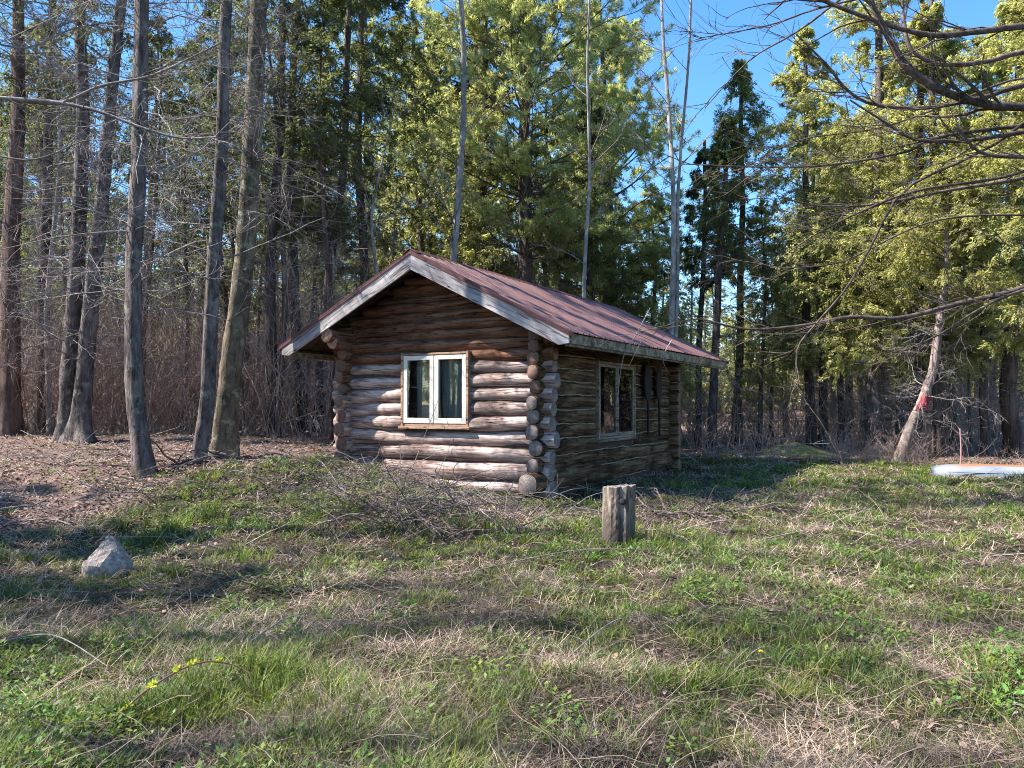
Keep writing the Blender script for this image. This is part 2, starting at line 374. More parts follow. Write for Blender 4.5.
def log(x0, x1, y, z, r, axis, mats, flat=0.0):
    """round log between x0..x1 along local axis 'x' or 'y'; own object, local X is the length"""
    s = nlog[0]; nlog[0] += 1; rs = np.random.RandomState(100 + s)
    Lg = x1 - x0; K = max(6, int(Lg / .16)); S = 18
    t = np.linspace(-Lg / 2, Lg / 2, K); th = np.arange(S) * 2 * PI / S
    rr = r * (1 + .05 * np.sin(t * 1.7 + rs.rand() * 6) + .07 * (rs.rand() - .5) * t / max(Lg, 1))[:, None] * (1 + .035 * np.sin(2 * th + rs.rand() * 6) + .025 * np.sin(3 * th + rs.rand() * 6))[None, :]
    rr = rr * (1 + .02 * rs.normal(0, 1, (K, S)))
    for _ in range(int(Lg * 1.3)):
        kx = rs.uniform(-Lg / 2, Lg / 2); ka = rs.rand() * 2 * PI
        rr += .028 * np.exp(-((t[:, None] - kx) / .07) ** 2 - ((np.angle(np.exp(1j * (th[None] - ka)))) / .35) ** 2)
    if flat: rr = np.minimum(rr, (r * (1 - flat)) / np.maximum(np.abs(np.cos(th))[None], .35))
    cy_ = .022 * np.sin(t * 1.1 + rs.rand() * 6) + .008 * np.sin(t * 3.7 + rs.rand() * 6); cz_ = .016 * np.sin(t * 1.3 + rs.rand() * 6) + .008 * np.sin(t * 4.1 + rs.rand() * 6)
    yy = rr * np.cos(th)[None] + cy_[:, None]; zz = rr * np.sin(th)[None] + cz_[:, None]; xx = np.repeat(t[:, None], S, 1)
    xx[0] += rs.normal(0, .006, S); xx[-1] += rs.normal(0, .006, S)
    V = np.stack([xx, yy, zz], -1).reshape(-1, 3)
    i = np.arange(K * S).reshape(K, S)
    q = np.stack([i[:-1], np.roll(i, -1, 1)[:-1], np.roll(i, -1, 1)[1:], i[1:]], -1).reshape(-1, 4)
    # rounded ends
    n0 = len(V)
    def cap(ring, sx):
        base = V0[ring]; inner = base.copy(); inner[:, 0] += sx * .012; inner[:, 1:] = base[:, 1:].mean(0) + (base[:, 1:] - base[:, 1:].mean(0)) * .93
        return inner
    V0 = V; ia = cap(i[0], -1); ib = cap(i[-1], 1)
    V = np.concatenate([V, ia, ib, [ia.mean(0)], [ib.mean(0)]])
    a = n0 + np.arange(S); bb = n0 + S + np.arange(S); ca = n0 + 2 * S; cb = ca + 1
    q2 = np.stack([a, np.roll(a, -1), np.roll(i[0], -1), i[0]], -1); q3 = np.stack([i[-1], np.roll(i[-1], -1), np.roll(bb, -1), bb], -1)
    t1 = np.stack([np.roll(a, -1), a, np.full(S, ca)], -1); t2 = np.stack([bb, np.roll(bb, -1), np.full(S, cb)], -1)
    quads = np.concatenate([q, q2, q3]); tris = np.concatenate([t1, t2])
    mid = [0] * len(quads) + [1] * len(tris)
    o = child('log', V, [quads, tris], mats, smooth=True, midx=mid)
    c = (x0 + x1) / 2
    o.location = (c, y, z) if axis == 'x' else (y, c, z)
    o.rotation_euler = (rs.rand() * .0 , 0, 0 if axis == 'x' else PI / 2)
    return o

TANP = math.tan(math.radians(26.9)); RC = -2.26; RZ = 4.36       # ridge line x, top height
def roof_under(x): return RZ - .10 - abs(x - RC) * TANP
rows = []; z = .13
for dz in [.30, .29, .275, .265, .26, .255, .25, .24, .225, .205, .195, .185, .18, .175, .17, .17, .17, .16]:
    rows.append((z, dz)); z += dz
WF = (-2.82 - .06, -1.42 + .06, 1.26 - .06, 2.52 + .04)            # front window opening x0,x1,z0,z1
WS = (2.19 - .06, 4.11 + .06, .97 - .10, 2.42 + .05)               # side window opening
e_ = .33
for k, (z, dz) in enumerate(rows):
    r = dz * rnd.uniform(.51, .60)
    zmax = roof_under(.2) - .12
    if z < 3.0:
        zz = z
        jr = rnd.uniform(-.14, .16)
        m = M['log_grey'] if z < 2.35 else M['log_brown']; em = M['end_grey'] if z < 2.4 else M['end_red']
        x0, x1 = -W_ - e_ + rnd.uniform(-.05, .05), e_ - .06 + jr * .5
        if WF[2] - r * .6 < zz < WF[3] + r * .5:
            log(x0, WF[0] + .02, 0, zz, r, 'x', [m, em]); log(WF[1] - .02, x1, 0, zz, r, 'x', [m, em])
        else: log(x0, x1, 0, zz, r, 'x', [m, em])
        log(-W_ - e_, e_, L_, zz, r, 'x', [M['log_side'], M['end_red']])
    else:
        hw = (roof_under(RC) - z - .02) / TANP
        hw = min(hw, W_ / 2 + .45)
        if hw > .25:
            log(RC - hw, RC + hw, 0, z, r, 'x', [M['log_brown'], M['end_red']])
            log(RC - hw, RC + hw, L_, z, r, 'x', [M['log_brown'], M['end_red']])
    zs = z + dz * .5
    if zs < 2.95:
        r2 = r * rnd.uniform(.84, 1.16) * (1.45 if k == 0 else 1)
        pr = e_ + rnd.uniform(-.11, .09) + (.16 if k == 0 else 0)
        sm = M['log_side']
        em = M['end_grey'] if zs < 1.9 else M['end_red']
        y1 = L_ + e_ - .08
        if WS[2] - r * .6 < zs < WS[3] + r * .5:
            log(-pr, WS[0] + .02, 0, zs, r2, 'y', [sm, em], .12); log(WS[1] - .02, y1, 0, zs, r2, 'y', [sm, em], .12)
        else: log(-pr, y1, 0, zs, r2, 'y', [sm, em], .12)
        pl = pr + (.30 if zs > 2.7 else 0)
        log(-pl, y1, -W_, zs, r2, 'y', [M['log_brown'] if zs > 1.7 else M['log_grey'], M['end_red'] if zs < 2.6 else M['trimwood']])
# chinking / inner core walls with openings
def core_wall(x0, x1, w, axis, top):
    parts = []
    def add(a, b, z0, z1):
        if b - a < .01 or z1 - z0 < .01: return
        parts.append((a, b, z0, z1))
    if w: add(x0, w[0], -.1, top); add(w[1], x1, -.1, top); add(w[0], w[1], -.1, w[2]); add(w[0], w[1], w[3], top)
    else: add(x0, x1, -.1, top)
    return parts
def chink(x0, x1, pos, w, axis, top):
    P_ = []
    for a, b, z0, z1 in core_wall(x0, x1, w, axis, top):
        if axis == 'x': V, f = box(a, b, pos - .055, pos + .055, z0, z1)
        else: V, f = box(pos - .055, pos + .055, a, b, z0, z1)
        P_.append((V, f, None))
    V, f, _ = merge(P_); child('chinking_or_lit_lip', V, f, M['chink'])
chink(-W_ + .05, -.05, 0, WF, 'x', 3.0); chink(-W_ + .05, -.05, L_, None, 'x', 3.0)
chink(.08, L_ - .08, 0, WS, 'y', 2.95); chink(.08, L_ - .08, -W_, None, 'y', 2.95)
for yy in (0, L_):
    V = np.array([(RC - 2.0, yy - .04, 3.0), (RC + 2.0, yy - .04, 3.0), (RC, yy - .04, roof_under(RC) - .05), (RC - 2.0, yy + .04, 3.0), (RC + 2.0, yy + .04, 3.0), (RC, yy + .04, roof_under(RC) - .05)])
    child('gable_backing', V, [np.array([(0, 1, 2), (5, 4, 3)]), np.array([(0, 3, 4, 1), (1, 4, 5, 2), (2, 5, 3, 0)])], M['chink'])
addbox('floor', (-W_ + .1, -.1, .1, L_ - .1, .10, .16), M['interior'], bev=0)
# a partition that darkens the room and a shelf, seen dimly through the panes
addbox('partition', (-W_ + .1, -.1, 3.2, 3.26, .16, 3.0), M['interior'], bev=0)

rs_ = np.random.RandomState(61)
for k, (z, dz) in enumerate(rows):
    if z > 2.75: break
    for zz, a, b in ((z + .0, .22, L_ - .2),):
        segs = [(a, b)] if not (WS[2] < zz < WS[3] + .06) else [(a, WS[0] - .06), (WS[1] + .06, b)]
        for a_, b_ in segs:
            n_ = max(8, int((b_ - a_) * 9)); yy = np.linspace(a_, b_, n_)
            pth = np.stack([np.full(n_, .118) + rs_.normal(0, .004, n_), yy, zz + .012 * np.sin(yy * 1.3 + k * 2) + .005 * np.sin(yy * 7.3 + k) + rs_.normal(0, .004, n_)], -1)
            V, f = tubes(pth[None], .011 * rs_.uniform(.5, 1.3, n_)[None], 5); child('chinking_or_lit_lip', V, f, M['lit_lip'])  # thin pale tubes along the seams, standing in for sunlight on log lips
# roof
OF, OB, OE = .72, L_ + 2.42, 3.16      # front overhang, back end, half span
def roof_slab(side):
    # ribbed sheet: profile along y (ribs run down the slope)
    ys = []; zs = []
    y = -OF - .02
    pitch_ = .2286
    while y < OB:
        for dy, dz in ((0, 0), (.085, 0), (.095, .012), (.105, .012), (.115, 0), (.17, 0), (.185, .022), (.205, .022)):
            ys.append(min(y + dy, OB)); zs.append(dz)
        y += pitch_
    ys = np.array(ys); zs = np.array(zs); n_ = len(ys)
    K = 9; V = []
    sl = math.cos(math.radians(26.9)), math.sin(math.radians(26.9))
    for j in range(K):
        u = j / (K - 1) * (OE + .04)
        sag = .012 * math.sin(u * 2.1 + 1) * 1
        wob = .008 * np.sin(ys * .9 + u)
        V.append(np.stack([np.full(n_, RC + side * (u + .0) + 0 * ys) + side * zs * sl[1], ys, RZ - u * TANP + zs * sl[0] + wob + sag], -1))
    V = np.array(V).reshape(-1, 3); i = np.arange(K * n_).reshape(K, n_)
    q = np.stack([i[:-1, :-1], i[:-1, 1:], i[1:, 1:], i[1:, :-1]], -1).reshape(-1, 4)
    if side < 0: q = q[:, ::-1]
    o = child('roof_sheet', V, q, M['roof'])
    s = o.modifiers.new('s', 'SOLIDIFY'); s.thickness = .006; s.offset = -1
    # deck boards under the sheet
    y0, y1 = -OF + .03, OB - .04
    V = []
    for u, d in ((0, .03), (OE - .02, .03), (OE - .02, .075), (0, .075)):
        for y in (y0, y1): V.append((RC + side * u, y, RZ - u * TANP - d))
    V = np.array(V); f = np.array([(0, 1, 3, 2), (2, 3, 5, 4), (4, 5, 7, 6), (6, 7, 1, 0), (0, 2, 4, 6), (1, 7, 5, 3)])
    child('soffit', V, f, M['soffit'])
    # rafters tails/purlins below the deck
    P_ = []
    for u in (.9, 2.0):
        xx = RC + side * u; zz = RZ - u * TANP - .14
        a, b = box(xx - .045, xx + .045, y0 + .03, y1 - .03, zz - .055, zz + .04); P_.append((a, b, None))
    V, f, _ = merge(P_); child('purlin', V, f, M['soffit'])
    # rake boards (front, back)
    for yf, nm in ((-OF, 1), (OB - .03, 0)):
        hgt = .30
        pts = [(0, -.035), (OE - .03, -.035), (OE - .03, -.035 - .15), (OE - .22, -.035 - .30 + .03), (0, -.035 - hgt)]
        V = []
        for yy in (yf, yf + .038):
            for k_, (u, d) in enumerate(pts):
                V.append((RC + side * (u + .0015), yy, RZ - u * TANP + d))
        V = np.array(V); c = V.mean(0); V -= c
        # local frame along slope so that the grain follows the board
        o = child('rake_board', V, [np.array([(0, 1, 2, 3, 4), (9, 8, 7, 6, 5)]), np.array([(0, 5, 6, 1), (1, 6, 7, 2), (2, 7, 8, 3), (3, 8, 9, 4), (4, 9, 5, 0)])], M['board'])
        a = math.radians(26.9) * side
        Rm = Matrix.Rotation(-a, 4, 'Y'); 
        for v in o.data.vertices: v.co = Rm @ v.co
        o.location = c; o.rotation_euler = (0, a, 0)
        b = o.modifiers.new('b', 'BEVEL'); b.width = .005; b.segments = 1
        # dark metal trim over the board
        V = []
        for yy in (yf - .016, yf + .06):
            for u, d in ((0, .018), (OE + .03, .018), (OE + .03, -.05), (0, -.05)): V.append((RC + side * u, yy, RZ - u * TANP + d))
        V = np.array(V)
        child('rake_trim', V, np.array([(0, 1, 2, 3), (7, 6, 5, 4), (0, 4, 5, 1), (1, 5, 6, 2), (2, 6, 7, 3), (3, 7, 4, 0)]), M['roofdark'])
    # eave board
    xe = RC + side * (OE - .008); ze = RZ - OE * TANP
    x0, x1 = sorted((xe, xe - side * .035))
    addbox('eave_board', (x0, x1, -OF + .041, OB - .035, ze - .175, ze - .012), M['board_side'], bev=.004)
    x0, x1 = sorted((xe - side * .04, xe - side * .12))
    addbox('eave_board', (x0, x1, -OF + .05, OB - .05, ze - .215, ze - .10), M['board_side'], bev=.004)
roof_slab(1); roof_slab(-1)
V = []
for u, d in ((-.16, -.16 * TANP + .028), (0, .034), (.16, -.16 * TANP + .028)):
    for y in (-OF - .03, OB + .01): V.append((RC + u, y, RZ + d))
rc_ = child('ridge_cap', np.array(V), np.array([(0, 2, 3, 1), (2, 4, 5, 3)]), M['roofdark'])
s = rc_.modifiers.new('s', 'SOLIDIFY'); s.thickness = .012; s.offset = 1
# top plate logs carrying the eaves
log(-.66, OB - .3, -W_ - .02, 2.93, .14, 'y', [M['log_brown'], M['trimwood']]).name = 'plate_log'
log(-.35, OB - .3, -.03, 2.97, .10, 'y', [M['log_side'], M['end_red']]).name = 'plate_log'
log(-.45, OB - .2, RC, RZ - .22, .09, 'y', [M['log_brown'], M['end_red']]).name = 'ridge_log'

def window(x0, x1, z0, z1, axis, pos, outward, frame_m, case_m, sash_w, sill, sagcurt):
    """two-sash window; built in x/z, then turned onto the side wall if needed"""
    root = addbox('window', (x0, x1, -.0, .10, z0 - .05, z0 - .005), case_m) ; root.data.name = 'window_stool'
    cx, cz = root.location.x, root.location.z
    base = Vector((cx, 0.05, cz))
    def sub(name, dims, mat, bev=.004):
        o = addbox(name, dims, mat, root, bev); o.location = Vector(o.location) - base; return o
    # casing
    for a, b, c, d in ((x0 - .05, x0, z0 - .05, z1 + .05), (x1, x1 + .05, z0 - .05, z1 + .05), (x0, x1, z1 + .002, z1 + .04)):
        sub('casing', (a, b, -.022, .12, c, d), case_m)
    sub('sill', (x0 - .09, x1 + .09, -.05, .10, z0 - .10, z0 - .052), case_m)
    # sashes
    xm = (x0 + x1) / 2
    for a, b in ((x0 + .004, xm - .012), (xm + .012, x1 - .004)):
        w_ = sash_w; P_ = []
        for d in ((a, a + w_, z0, z1 - .004), (b - w_, b, z0, z1 - .004), (a + w_, b - w_, z0, z0 + w_ * 1.15), (a + w_, b - w_, z1 - .004 - w_, z1 - .004)):
            V, f = box(d[0], d[1], -.012, .04, d[2], d[3]); P_.append((V - np.array(base), f, None))
        V, f, _ = merge(P_); o = child('sash', V, f, frame_m, root); bv = o.modifiers.new('b', 'BEVEL'); bv.width = .006; bv.segments = 2
        V, f = box(a + w_ + .001, b - w_ - .001, .012, .018, z0 + w_ * 1.15 + .001, z1 - .005 - w_)
        child('pane', V - np.array(base), f, M['glass'], root)
    sub('mullion', (xm - .010, xm + .010, .0, .05, z0, z1 - .006), frame_m, .002)
    # hanging cloth inside
    if sagcurt:
        for a, b, t, bo in sagcurt:
            nx, nz = 40, 12; xs = np.linspace(a, b, nx); zs = np.linspace(bo, t, nz)
            X, Z = np.meshgrid(xs, zs); Y = .22 + .018 * np.sin(X * 55 + 1.5 * np.sin(Z * 3)) + .006 * np.sin(X * 130)
            V = np.stack([X, Y, Z], -1).reshape(-1, 3) - np.array(base); i = np.arange(nx * nz).reshape(nz, nx)
            q = np.stack([i[:-1, :-1], i[:-1, 1:], i[1:, 1:], i[1:, :-1]], -1).reshape(-1, 4)
            o = child('curtain', V, q, M['curtain'], root, smooth=True)
            s = o.modifiers.new('s', 'SOLIDIFY'); s.thickness = .003
    if axis == 'x': root.location = (cx, pos + .05, cz)
    else:
        root.rotation_euler = (0, 0, PI / 2); root.location = (pos - .05, cx, cz)
    return root
wf = window(-2.82, -1.42, 1.26, 2.52, 'x', -.16, -1, M['white'], M['trimwood'], .085, True,
       [(-2.66, -2.13, 2.45, 1.30), (-2.10, -1.44, 2.45, 1.30)])
wf['label'] = 'white two-sash window in the front wall'
V, f = tubes(np.array([[(x, -.06, 1.93 + .04 * ((x + 2.5) / .25) ** 2 * .5 + .03 * (x + 2.5)) for x in np.linspace(-2.72, -2.24, 9)]]), .011, 6)
o = child('cord', V - np.array([wf.location.x, wf.location.y - 0, wf.location.z]) + np.array([0, .16 + -.16 - .0, 0]), f, M['white'], wf, smooth=True)
o.location.y = .0 + .0
ws = window(2.19, 4.11, .97, 2.42, 'y', .15, 1, M['greywood'], M['greywood'], .06, True, None)
ws['label'] = 'unpainted two-sash window in the shaded side wall'

# hanging tools on the side wall
def at_cabin(x, y, z):
    c, s = math.cos(ROT), math.sin(ROT); return (CX + c * x - s * y, CY + s * x + c * y, z)
def hanging_tool(y, top, bot, wd, label):
    # blade-like head up, thin shaft down, in the plane of the side wall
    prof = []; n_ = 22
    for k in range(n_):
        t = k / (n_ - 1); z = -t * (top - bot)
        if t < .5: hw = wd * (0.35 + .65 * math.sin(min(1, t / .5 + .08) * PI * .85) ** .8)
        else: hw = .022 + wd * .18 * max(0, 1 - (t - .5) / .12)
        prof.append((z, hw))
    V = []; S = 8
    for z, hw in prof:
        for s in range(S):
            a = 2 * PI * s / S; V.append((.028 * math.sin(a), hw * math.cos(a), z))
    V = np.array(V); i = np.arange(n_ * S).reshape(n_, S)
    q = np.stack([i[:-1], np.roll(i, -1, 1)[:-1], np.roll(i, -1, 1)[1:], i[1:]], -1).reshape(-1, 4)
    o = mesh_np('hanging_tool', V, q, M['black'], smooth=True)
    o.location = at_cabin(.21, y, top); o.rotation_euler = (0, 0, ROT)
    tag(o, label, 'tool', 'dark tools hanging on the side wall')
    V, f = tubes(np.array([[(-.08, 0, .02), (-.02, 0, .03), (.01, 0, -.02)]]), .012, 5); mesh_np('hook', V, f, M['black'], o)
hanging_tool(4.85, 2.52, .92, .25, 'dark long-shafted tool hanging beside the window on the shaded wall')
hanging_tool(5.62, 2.48, .88, .22, 'dark long-shafted tool hanging nearer the far corner of the shaded wall')

# loose pale twigs: leaning on the front wall, hanging from the eave
def wire(pts, r, label, name='dry_reed', mat='twig_grey', cat='twig', S=5):
    pts = np.array(pts, float); n_ = 24; t = np.linspace(0, len(pts) - 1, n_); out = np.zeros((n_, 3))
    m_ = len(pts)
    for k in range(n_):   # catmull-rom
        i = min(int(t[k]), m_ - 2); f = t[k] - i
        p0 = pts[max(i - 1, 0)]; p1 = pts[i]; p2 = pts[i + 1]; p3 = pts[min(i + 2, m_ - 1)]
        out[k] = .5 * ((2 * p1) + (-p0 + p2) * f + (2 * p0 - 5 * p1 + 4 * p2 - p3) * f * f + (-p0 + 3 * p1 - 3 * p2 + p3) * f ** 3)
    base = out[0].copy(); V, q = tubes((out - base)[None], np.linspace(r, r * .5, n_)[None], S)
    o = mesh_np(name, V, q, M[mat], smooth=True, loc=base)
    if label: tag(o, label, cat)
    return o
wire([at_cabin(-2.35, -.75, .12), at_cabin(-2.2, -.5, .8), at_cabin(-2.02, -.3, 1.5), at_cabin(-1.98, -.2, 1.75)], .008, 'thin dry stem leaning against the front wall below the white window')
wire([at_cabin(-4.3, -.9, .5), at_cabin(-4.1, -.6, .95), at_cabin(-3.85, -.3, 1.45)], .008, 'thin dry stem leaning on the logs at the left end of the front wall')
wire([P(650, 308, 15.6), P(636, 335, 14.9), P(625, 352, 14.75), P(620, 375, 14.75), P(617, 405, 14.75)], .012, 'pale vine hanging from the roof edge in front of the side window', 'hanging_vine', cat='vine')
wire([P(672, 340, 17.0), P(666, 350, 16.6), P(663, 360, 16.5), P(667, 372, 16.5)], .011, 'short pale vine hanging from the middle of the eave', 'hanging_vine', cat='vine')

# ------------------------------------------------------------------ trees
def tapered_trunk(pts, r0, r1, S=18, K=80, flare=.5, seed=0, rough=.075):
    rs = np.random.RandomState(seed); pts = np.array(pts, float)
    seg = np.r_[0, np.cumsum(np.linalg.norm(np.diff(pts, axis=0), axis=1))]; t = np.linspace(0, 1, K) ** 1.15 * seg[-1]
    path = np.stack([np.interp(t, seg, pts[:, i]) for i in range(3)], -1)
    for _ in range(3): path[1:-1] = (path[:-2] + 2 * path[1:-1] + path[2:]) / 4
    path[:, :2] += .02 * np.stack([np.sin(t * 1.1 + rs.rand() * 6), np.sin(t * .9 + rs.rand() * 6)], -1) * np.minimum(1, t)[:, None]
    u = t / seg[-1]; r = r0 + (r1 - r0) * u
    th = np.arange(S) * 2 * PI / S
    fl = flare * r0 * np.exp(-t / (r0 * 1.6 + .05))
    rr = r[:, None] * (1 + rough * rs.normal(0, 1, (K, S)) * .6 + rough * np.sin(th * 3 + rs.rand() * 6)[None])
    rr = rr + fl[:, None] * (1 + .7 * np.sin(th * rs.choice([3, 4, 5]) + rs.rand() * 6)[None])
    V = path[:, None, :] + np.stack([rr * np.cos(th), rr * np.sin(th), np.zeros_like(rr)], -1)
    i = np.arange(K * S).reshape(K, S)
    q = np.stack([i[:-1], np.roll(i, -1, 1)[:-1], np.roll(i, -1, 1)[1:], i[1:]], -1).reshape(-1, 4)
    return V.reshape(-1, 3), q, path, r

def dead_branches(path, r, z0, z1, n0, ln, seed, sub=6, up=(-.35, .45), th=.012):
    """bare dead limbs and twigs on a trunk path between heights z0..z1 above its foot"""
    rs = np.random.RandomState(seed); zz = path[:, 2] - path[0, 2]
    hz = rs.uniform(z0, z1, n0); st = np.stack([np.interp(hz, zz, path[:, i]) for i in range(3)], -1)
    az = rs.rand(n0) * 2 * PI; up_ = rs.uniform(up[0], up[1], n0)
    d = np.stack([np.cos(az), np.sin(az), up_], -1); L0 = ln * rs.uniform(.3, 1.1, n0)
    p0 = grow(st, d, L0, 7, .14, rs.uniform(-.08, .06, n0), rs)
    out = [tubes(p0, np.linspace(1, .3, 7)[None] * th * (L0 / ln * .6 + .5)[:, None], 4)]
    s1, d1, _ = sprout(p0, sub, .15, .98, .8, .3, rs); L1 = ln * .42 * rs.uniform(.3, 1, len(s1))
    p1 = grow(s1, d1, L1, 5, .2, -.02, rs); out.append(tubes(p1, np.linspace(1, .35, 5)[None] * th * .45, 3))
    s2, d2, _ = sprout(p1, 3, .2, .98, .8, .2, rs); L2 = ln * .2 * rs.uniform(.3, 1, len(s2))
    p2 = grow(s2, d2, L2, 4, .25, 0, rs); out.append(tubes(p2, np.linspace(1, .4, 4)[None] * th * .28, 3))
    V, f, _ = merge([(a, b, None) for a, b in out]); return V, f

def cedar_crown(Ht, base, rad, n0=100, seed=0, droop=-.10, leaf=.105, sub=11, per=46, top=0.02, wood_r=.02, path=None, widest=.25, tone=(.55, 1.25), sparse=0):
    rs = np.random.RandomState(seed)
    hz = base + (Ht - base) * rs.rand(n0) ** 1.0
    u = (hz - base) / (Ht - base)
    L0 = rad * np.where(u < widest, .55 + .45 * u / widest, np.maximum(top, (1 - (u - widest) / (1 - widest))) ** .75) * rs.uniform(.55, 1.15, n0) + .12
    az = rs.rand(n0) * 2 * PI
    if path is None: st = np.stack([0 * hz, 0 * hz, hz], -1)
    else:
        zz = path[:, 2] - path[0, 2]; st = np.stack([np.interp(hz, zz, path[:, i]) for i in range(3)], -1)
    d = np.stack([np.cos(az), np.sin(az), .35 + .5 * u * 1 + rs.normal(0, .15, n0)], -1)
    p0 = grow(st, d, L0, 7, .10, droop, rs)
    wood = [tubes(p0, np.linspace(1, .25, 7)[None] * wood_r * (.4 + .6 * L0 / rad)[:, None], 4)]
    s1, d1, t1 = sprout(p0, sub, .25, 1.0, .85, .45, rs, .8)
    L1 = np.repeat(L0, sub) * .34 * rs.uniform(.5, 1.1, len(s1)) * (1.15 - .5 * t1) + .10
    p1 = grow(s1, d1, L1, 5, .14, droop * 1.5, rs); wood.append(tubes(p1, np.linspace(1, .4, 5)[None] * .006, 3))
    s2, d2, t2 = sprout(p1, per, .1, 1.0, .75, .55, rs)
    N = len(s2); nr = rs.normal(0, .45, (N, 3)); nr[:, 2] += 1
    d2[:, 2] -= .28
    br = np.repeat(rs.uniform(tone[0], tone[1], len(s1)), per); uu = rs.rand(N)
    s2 = s2 + rs.normal(0, .03, s2.shape)
    V, f = cards(s2, d2, nr, leaf * rs.uniform(.6, 1.3, N), leaf * .36 * rs.uniform(.6, 1.3, N))
    col = np.stack([br * (.85 + .35 * uu), br * (.92 + .16 * uu), br * (.9 + .2 * rs.rand(N))], -1)
    return (V, f, np.repeat(col, 4, 0)), merge([(a, b, None) for a, b in wood])

def pine_crown(Ht, base, rad, n0, seed, path=None, tufts=11, widest=.35, needle=.21):
    rs = np.random.RandomState(seed)
    wh = np.sort(rs.rand(n0)); hz = base + (Ht - base) * (np.floor(wh * 14) + rs.uniform(0, .45, n0)) / 14
    u = (hz - base) / (Ht - base)
    L0 = rad * np.where(u < widest, .65 + .35 * u / widest, np.maximum(.1, 1 - (u - widest) / (1 - widest)) ** .6) * rs.uniform(.5, 1.15, n0) + .2
    az = rs.rand(n0) * 2 * PI
    if path is None: st = np.stack([0 * hz, 0 * hz, hz], -1)
    else:
        zz = path[:, 2] - path[0, 2]; st = np.stack([np.interp(hz, zz, path[:, i]) for i in range(3)], -1)
    d = np.stack([np.cos(az), np.sin(az), .2 + .5 * u + rs.normal(0, .12, n0)], -1)
    p0 = grow(st, d, L0, 8, .10, .015, rs)
    wood = [tubes(p0, np.linspace(1, .2, 8)[None] * .045 * (.4 + .6 * L0 / rad)[:, None], 5)]
    s1, d1, t1 = sprout(p0, 12, .3, 1.0, .85, .35, rs, .75); L1 = np.repeat(L0, 12) * .30 * rs.uniform(.4, 1.1, len(s1)) + .1
    p1 = grow(s1, d1, L1, 5, .15, .05, rs); wood.append(tubes(p1, np.linspace(1, .4, 5)[None] * .009, 3))
    s2, d2, _ = sprout(p1, tufts, .25, 1.0, .6, .3, rs); d2[:, 2] += .25; d2 = norm(d2)
    nn = 11; N = len(s2)
    ps = np.repeat(s2, nn, 0); dd = norm(np.repeat(d2, nn, 0) + rs.normal(0, .55, (N * nn, 3)))
    ps = ps + dd * rs.rand(N * nn, 1) * .05
    br = np.repeat(np.repeat(rs.uniform(.6, 1.25, len(s1)), tufts), nn); uu = rs.rand(N * nn)
    V, f = cards(ps, dd, rs.normal(0, 1, (N * nn, 3)), needle * rs.uniform(.7, 1.2, N * nn), np.full(N * nn, .024))
    col = np.stack([br * (.85 + .35 * uu), br * (.95 + .1 * uu), br * (.8 + .3 * uu)], -1)
    return (V, f, np.repeat(col, 4, 0)), merge([(a, b, None) for a, b in wood])

def bare_crown(path, r, z0, n0, ln, seed, up=.9, th=.02, sub=7, sub2=4, dspread=0):
    rs = np.random.RandomState(seed); zz = path[:, 2] - path[0, 2]; Ht = zz[-1]
    hz = z0 + (Ht - z0) * rs.rand(n0) ** .8; st = np.stack([np.interp(hz, zz, path[:, i]) for i in range(3)], -1)
    az = rs.rand(n0) * 2 * PI; d = np.stack([np.cos(az), np.sin(az), np.full(n0, up) + rs.normal(0, .2, n0)], -1)
    L0 = ln * (1 - .55 * (hz - z0) / max(Ht - z0, .1)) * rs.uniform(.5, 1.1, n0)
    p0 = grow(st, d, L0, 9, .10, .04, rs); out = [tubes(p0, np.linspace(1, .18, 9)[None] * th * (.3 + .7 * L0 / ln)[:, None], 5)]
    s1, d1, t1 = sprout(p0, sub, .2, 1, .6, 0, rs); L1 = np.repeat(L0, sub) * .42 * rs.uniform(.4, 1, len(s1)) * (1.2 - .7 * t1)
    p1 = grow(s1, d1, L1, 6, .12, .04, rs); out.append(tubes(p1, np.linspace(1, .25, 6)[None] * th * .35, 3))
    s2, d2, _ = sprout(p1, sub2, .2, 1, .6, 0, rs); L2 = np.repeat(L1, sub2) * .5 * rs.uniform(.4, 1, len(s2))
    p2 = grow(s2, d2, L2, 4, .14, .04, rs); out.append(tubes(p2, np.linspace(1, .4, 4)[None] * th * .16, 3))
    return merge([(a, b, None) for a, b in out])[:2]

def ground_path(px_pts, Y, lean_y=0.0):
    """photo points of a trunk, foot first -> world points standing on the ground at distance Y"""
    pts = [P(x, y, Y) for x, y in px_pts]
    g = h1(pts[0][0], Y); f = (pts[0][0], Y, g - .05)
    return [f] + [(p[0], Y + lean_y * max(0, p[2] - g), p[2]) for p in pts[1:]]
def extend(pts, top):
    a, b = np.array(pts[-2]), np.array(pts[-1]); d = (b - a) / max(b[2] - a[2], .01)
    d[:2] = np.clip(d[:2] * .5, -.12, .12); 
    if b[2] < top: pts = pts + [tuple(b + d * (top - b[2]))]
    return pts

